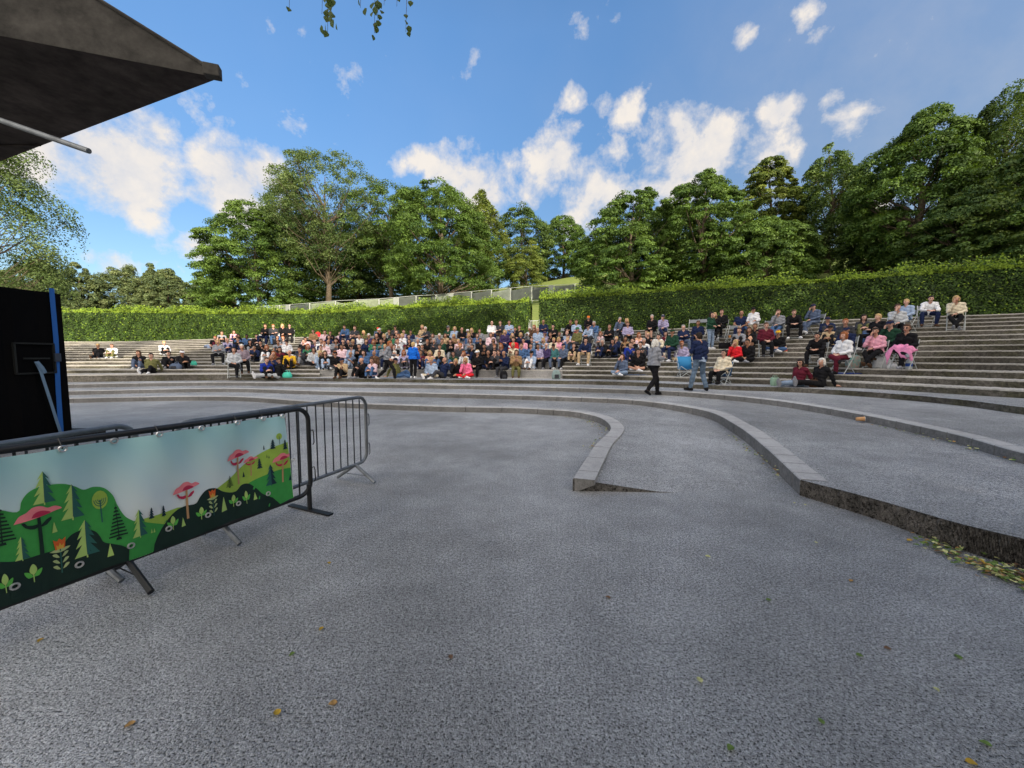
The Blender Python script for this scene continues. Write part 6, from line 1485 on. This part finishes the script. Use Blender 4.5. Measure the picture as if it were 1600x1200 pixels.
BAGS = [
 ('tote_bag', 1332, 554, 574, 16, mat('aqua_print', (.10, .52, .50), .7, col2=(.62, .30, .25), vscale=14), 'aqua shopper with red flecks between two seated people in chairs', 'tote'),
 ('carrier_bag', 1377, 554, 574, 20, 'lightgrey', 'pale grey carrier bag with loop handles at the feet of the pink fleece', 'plastic'),
 ('cloth_bundle', 1395, 568, 575, 17, 'white', 'white bundle of cloth on the step beside the carrier bag', 'plastic'),
 ('shopping_bag', 1210, 594, 607, 12, mat('sage_green', (.22, .34, .26), .8), 'sage green shopping bag by the shoes of the reclining pair', 'tote'),
 ('handbag', 1273, 604, 616, 17, 'brown', 'brown leather handbag behind the white haired person in black', 'tote'),
 ('tote_bag', 1184, 519, 531, 10, 'red', 'bright red tote bag beside the person in black with long brown hair', 'tote'),
 ('crate', 1132, 533, 543, 15, 'black', 'black bag on the step above the camp chairs', 'tote'),
 ('tote_bag', 1098, 584, 594, 6, 'blue', 'small deep blue bag under the sky blue camp chair', 'tote'),
 ('carrier_bag', 605, 522, 532, 7, 'white', 'white carrier bag on the upper seat blocks', 'plastic'),
 ('backpack', 654, 569, 578, 8, 'black', 'black backpack right of the standing person in bright blue', 'backpack'),
 ('tote_bag', 722, 573, 579, 15, 'cream', 'wide cream bag lying beside the child in hot pink', 'plastic'),
 ('tote_bag', 737, 570, 578, 8, 'red', 'red bag behind the wide cream bag on the seat block', 'tote'),
 ('carrier_bag', 808, 570, 578, 9, 'light_blue', 'light blue carrier bag on the lowest seat block', 'plastic'),
 ('round_bag', 809, 560, 567, 7, mat('mint', (.2, .5, .36), .8), 'mint green round bag below the person in a red top', 'plastic'),
 ('backpack', 869, 577, 591, 12, mat('grey_teal', (.2, .27, .27), .85, var=.3), 'grey teal backpack leaning on the front of the seat blocks', 'backpack'),
 ('backpack', 787, 580, 592, 11, 'black', 'black backpack on the paving before the person on the front block', 'backpack'),
 ('carrier_bag', 449, 581, 590, 15, mat('jade', (.06, .48, .36), .7), 'jade green bag on the stairs beside outstretched grey legs', 'plastic'),
 ('carrier_bag', 423, 563, 573, 9, 'bright_blue', 'bright blue bag behind the person in royal blue', 'plastic'),
 ('cushion', 440, 537, 543, 8, 'salmon', 'round coral cushion propped on the left hand stairs', 'plastic'),
 ('backpack', 324, 540, 546, 9, 'slate', 'slate backpack left of the people at the head of the left stairs', 'backpack'),
 ('backpack', 275, 568, 577, 15, 'slate', 'slate backpack on the picnic cloth at the far left', 'backpack'),
 ('carrier_bag', 303, 567, 573, 8, mat('jade', (0, 0, 0)), 'jade green carrier bag right of the far left picnic group', 'plastic'),
 ('tote_bag', 497, 520, 527, 6, 'red', 'red tote bag on the top row near the left seat blocks', 'tote'),
 ('carrier_bag', 437, 519, 526, 7, 'white', 'white carrier bag below the two people in black by the hedge', 'plastic'),
 ('carrier_bag', 481, 556, 563, 10, 'white', 'white carrier bag near the left edge of the seat blocks', 'plastic'),
]
for nm, px, t_, b_, w_, c, lb, kd in BAGS: tote(nm, px, t_, b_, w_, c, lb, nm.replace('_', ' '), kind=kd)
cloth_on('blanket', 165, 561, 36, 4, 'lightgrey', 'pale blanket under the two people at the very left')
cloth_on('blanket', 238, 575, 44, 5, 'cream', 'cream picnic blanket spread before the far left group')
cloth_on('blanket', 1318, 579, 34, 6, 'blue', 'deep blue blanket folded on the step behind the reclining pair')
cloth_on('blanket', 625, 590, 40, 5, 'light_blue', 'light blue blanket under the reclining person in olive top')
cloth_on('blanket', 1160, 552, 38, 5, 'lightgrey', 'pale blanket under the person in the red top')
cloth_on('blanket', 990, 584, 36, 5, 'slate', 'slate blanket under the two people nearest the walking white haired person')
# pink throw over the lap of the person in black, far right group
for e in ENT:
    if e['px'] == 1416:
        l = Vector(e['loc']); rz = facing(e['loc'], 0); v = []; f = []; nx, ny = 18, 12
        for j in range(ny+1):
            for i in range(nx+1):
                u, t = i/nx-.5, j/ny; y = -.05-.58*t+.05*u; z = .70-.02*t+.035*math.sin(u*13+t*5)+.02*math.sin(u*31-t*9)+.05*u
                if t > .72: z -= (t-.72)*(.9+.5*math.sin(u*7)); y = -.05-.58*.72-.05
                z -= max(0, abs(u)-.3)*1.0
                v.append((u*.56+.03*math.sin(t*8), y, z))
        for j in range(ny):
            for i in range(nx): q = j*(nx+1)+i; f.append((q, q+1, q+nx+2, q+nx+1))
        o = mesh_obj('throw', v, f, mat('pink_throw', (.72, .25, .45), .95, var=.25, vscale=12, bump=.8, bscale=40), None, smooth=True); o.location = l; o.rotation_euler = (0, 0, rz); m = o.modifiers.new('t', 'SOLIDIFY'); m.thickness = .02
        o.scale = (1.08,)*3; tag(o, 'fluffy pink throw over the lap of the person in black in the far right group', 'throw')
# small things
def cup(loc, label, col, lying=False, s=1.0, rz=0):
    e = empty('paper_cup', loc, rz, label, 'cup'); n = 16; v = []; f = []
    for j, (r_, z) in enumerate(((.028, 0), (.031, .03), (.040, .115), (.037, .115), (.026, .006))):
        for i in range(n): a = 2*math.pi*i/n; v.append((r_*math.cos(a)*s, r_*math.sin(a)*s, z*s))
    for j in range(4):
        for i in range(n): f.append((j*n+i, j*n+(i+1) % n, (j+1)*n+(i+1) % n, (j+1)*n+i))
    f.append(tuple(range(n-1, -1, -1))); f.append(tuple(4*n+i for i in range(n)))
    o = mesh_obj('wall', v, f, col, e, smooth=True)
    b = MB(); rg = [Vector((.0405*math.cos(2*math.pi*i/n)*s, .0405*math.sin(2*math.pi*i/n)*s, .115*s)) for i in range(n+1)]; b.tube(rg, .0025*s, 5, cap=False); b.build('rim', mat('cup_white', (.7, .68, .64), .6), e)
    if lying: e.rotation_euler = (math.pi/2-.1, 0, rz); e.location.z += .036*s
    return e
cp = P(1337, 658, .262); cup(tuple(cp), 'tan paper cup lying on the tread against the kerb', mat('kraft_paper', (.50, .28, .13), .7), True, 1.25, 1.0)
hp_w = wom.matrix_world if False else None
Rz = Matrix.Rotation(wom.rotation_euler.z, 4, 'Z'); hand = wom.location+(Rz @ Vector((-.0, -.40, 1.20)))*1.10; cup(tuple(hand), 'pale paper cup in the hands of the white haired walker', mat('pale_paper', (.6, .5, .4), .7), False, 1.1)
for px, py, lb, c in ((1140, 529, 'amber cup left on a step beside the standing person in pale jeans', (.6, .25, .06)), (1164, 553, 'glass of beer on the step before the person in black beside the red top', (.3, .12, .03)), (751, 577, 'glass of beer on the lowest seat block before the black haired group', (.32, .13, .03)), (924, 556, 'white cup on the stairs right of the seat blocks', (.7, .7, .7))):
    b = spot(px, py, 0); cup(tuple(b[1]), lb, mat('cup_%d' % px, c, .4), False, 1.4)
def bottle(px, bot, h, r_, body, capc, label):
    b = spot(px, bot, 0); e = empty('bottle', tuple(b[1]), 0, label, 'bottle'); m = MB(); m.tube([(0, 0, 0), (0, 0, .01), (0, 0, h*.62), (0, 0, h*.8), (0, 0, h*.93)], [r_*.9, r_, r_, r_*.45, r_*.35], 14); m.build('flask', body, e, smooth=True)
    m = MB(); m.tube([(0, 0, h*.93), (0, 0, h)], r_*.42, 10); m.build('cap', capc, e); m = MB(); m.tube([(0, 0, h*.2), (0, 0, h*.45)], r_*1.03, 14); m.build('wrapper', capc, e); return e
bottle(1420, 575, .42, .085, mat('clear_bottle', (.5, .55, .58), .2), mat('bottle_blue', (.02, .08, .35), .5), 'big water bottle with blue wrapper at the right end of the far right group')
bottle(1227, 548, .28, .07, mat('peach_drink', (.7, .45, .3), .3), mat('bottle_red', (.6, .04, .03), .5), 'bottle of peach coloured drink beside the person in a yellow cap')
# ------------------------------------------------------------------ fallen leaves
LC = dict(yellow=(.42, .27, .03), orange=(.36, .21, .07), pale=(.5, .5, .22), green=(.12, .19, .04), brown=(.16, .09, .05))
def leaf_shape(L, rnd):
    v = []; f = []; n = 6; w_ = .38
    for j in range(n+1):
        t = j/n; ww = w_*math.sin(math.pi*t**.8)**.8*L; c = .14*L*math.sin(t*3)+rnd.uniform(-.003, .003)
        v += [(-ww, (t-.5)*L, .004+abs(c)*.35+ww*.25), (0, (t-.5)*L, .002+abs(c)*.2), (ww, (t-.5)*L, .004+abs(c)*.3+ww*.18)]
    for j in range(n): a = j*3; f += [(a, a+1, a+4, a+3), (a+1, a+2, a+5, a+4)]
    return v, f
def surf_z(x, y): return 0.003
LEAVES = [(63, 1001, 'yellow', 'below the left end of the banner'), (203, 1133, 'orange', 'in the bottom left corner of the paving'), (433, 1114, 'yellow', 'near the bottom edge, brightest of the left half'), (502, 983, 'yellow', 'left of centre, above the brightest one'), (514, 880, 'yellow', 'nearest the printed barrier'),
 (456, 1023, 'green', 'left of centre below the yellow one'), (704, 1027, 'brown', 'curled in the middle of the paving'), (950, 934, 'brown', 'dark and flat right of centre'), (1093, 1063, 'pale', 'bleached, below the sharp kerb corner'), (1106, 870, 'pale', 'midway between the two kerb ends'),
 (1201, 938, 'green', 'right of centre, small and yellow green'), (1283, 1128, 'green', 'dark green near the bottom right'), (1141, 1170, 'green', 'bright green at the bottom edge'), (1330, 908, 'orange', 'square shaped, below the broken step edge'), (1343, 1025, 'green', 'left of the pale green one at the right'),
 (1387, 1014, 'brown', 'dark, at the right side of the paving'), (1497, 1027, 'green', 'large dark green near the right edge'), (1463, 1078, 'pale', 'largest pale green, bottom right'), (1518, 1193, 'yellow', 'bright yellow in the bottom right corner'), (1540, 1163, 'green', 'dark, just above the bright yellow one'),
 (1241, 786, 'pale', 'beside the end of the second kerb'), (1258, 789, 'pale', 'right one of a pair by the second kerb end'), (1275, 848, 'pale', 'below the second kerb end'), (520, 1100, 'orange', 'small, right of the brightest yellow one')]
rl = random.Random(12)
for px, py, c, lb in LEAVES:
    v, f = leaf_shape(rl.uniform(.030, .043), rl); o = mesh_obj('fallen_leaf', v, f, mat('dry_leaf_'+c, LC[c], .7, var=.3, vscale=60), None, smooth=True); p = P(px, py, .003); o.location = p; o.rotation_euler = (rl.uniform(-.1, .1), rl.uniform(-.1, .1), rl.uniform(0, 6.28))
    tag(o, '%s fallen leaf %s' % (c, lb), 'leaf', 'single fallen leaves on the paving')
def litter(pts, n, label, sp, base):
    v = []; f = []; mi = []; r = random.Random(n)
    curve = [Vector(p) for p in pts]
    for i in range(n):
        u = r.random()**.8*(len(curve)-1.001); k = int(u); c = curve[k].lerp(curve[k+1], u-k)+Vector((r.gauss(0, sp), r.gauss(0, sp), 0))
        lv_, lf = leaf_shape(r.uniform(.028, .048), r); rot = Matrix.Rotation(r.uniform(0, 6.28), 3, 'Z') @ Matrix.Rotation(r.uniform(-.45, .45), 3, 'X'); o_ = len(v)
        zz = base+r.uniform(.002, .03); v += [(rot @ Vector(q))+Vector((c.x, c.y, zz+.008)) for q in lv_]; f += [tuple(q+o_ for q in a) for a in lf]; mi += [r.choice([0, 2, 1, 2, 3, 3, 4, 3, 2])]*len(lf)
    o = mesh_obj('leaf_litter', v, f, [mat('dry_leaf_'+c, LC[c], .7, var=.3, vscale=60) for c in ('yellow', 'orange', 'pale', 'green', 'brown')], None, mi, True)
    tag(o, label, 'leaf litter', kind='stuff')
litter([P(1445, 846, 0), P(1500, 872, 0), P(1560, 897, 0), P(1610, 912, 0), P(1700, 960, 0)], 420, 'drift of yellow and green leaves along the foot of the broken step edge', .085, 0)
litter([P(880, 651, 0), P(920, 660, 0), P(944, 672, 0), P(925, 705, 0)], 70, 'thin leaf litter in the bend of the first kerb', .07, 0)
litter([P(1140, 677, .05), P(1165, 700, .04), P(1195, 724, .03), P(1225, 750, .02)], 60, 'thin leaf litter along the foot of the second kerb', .05, .04)
litter([P(1360, 664, .25), P(1420, 677, .24), P(1490, 696, .23), P(1590, 725, .23)], 50, 'scattered leaves along the foot of the third kerb', .06, .235)
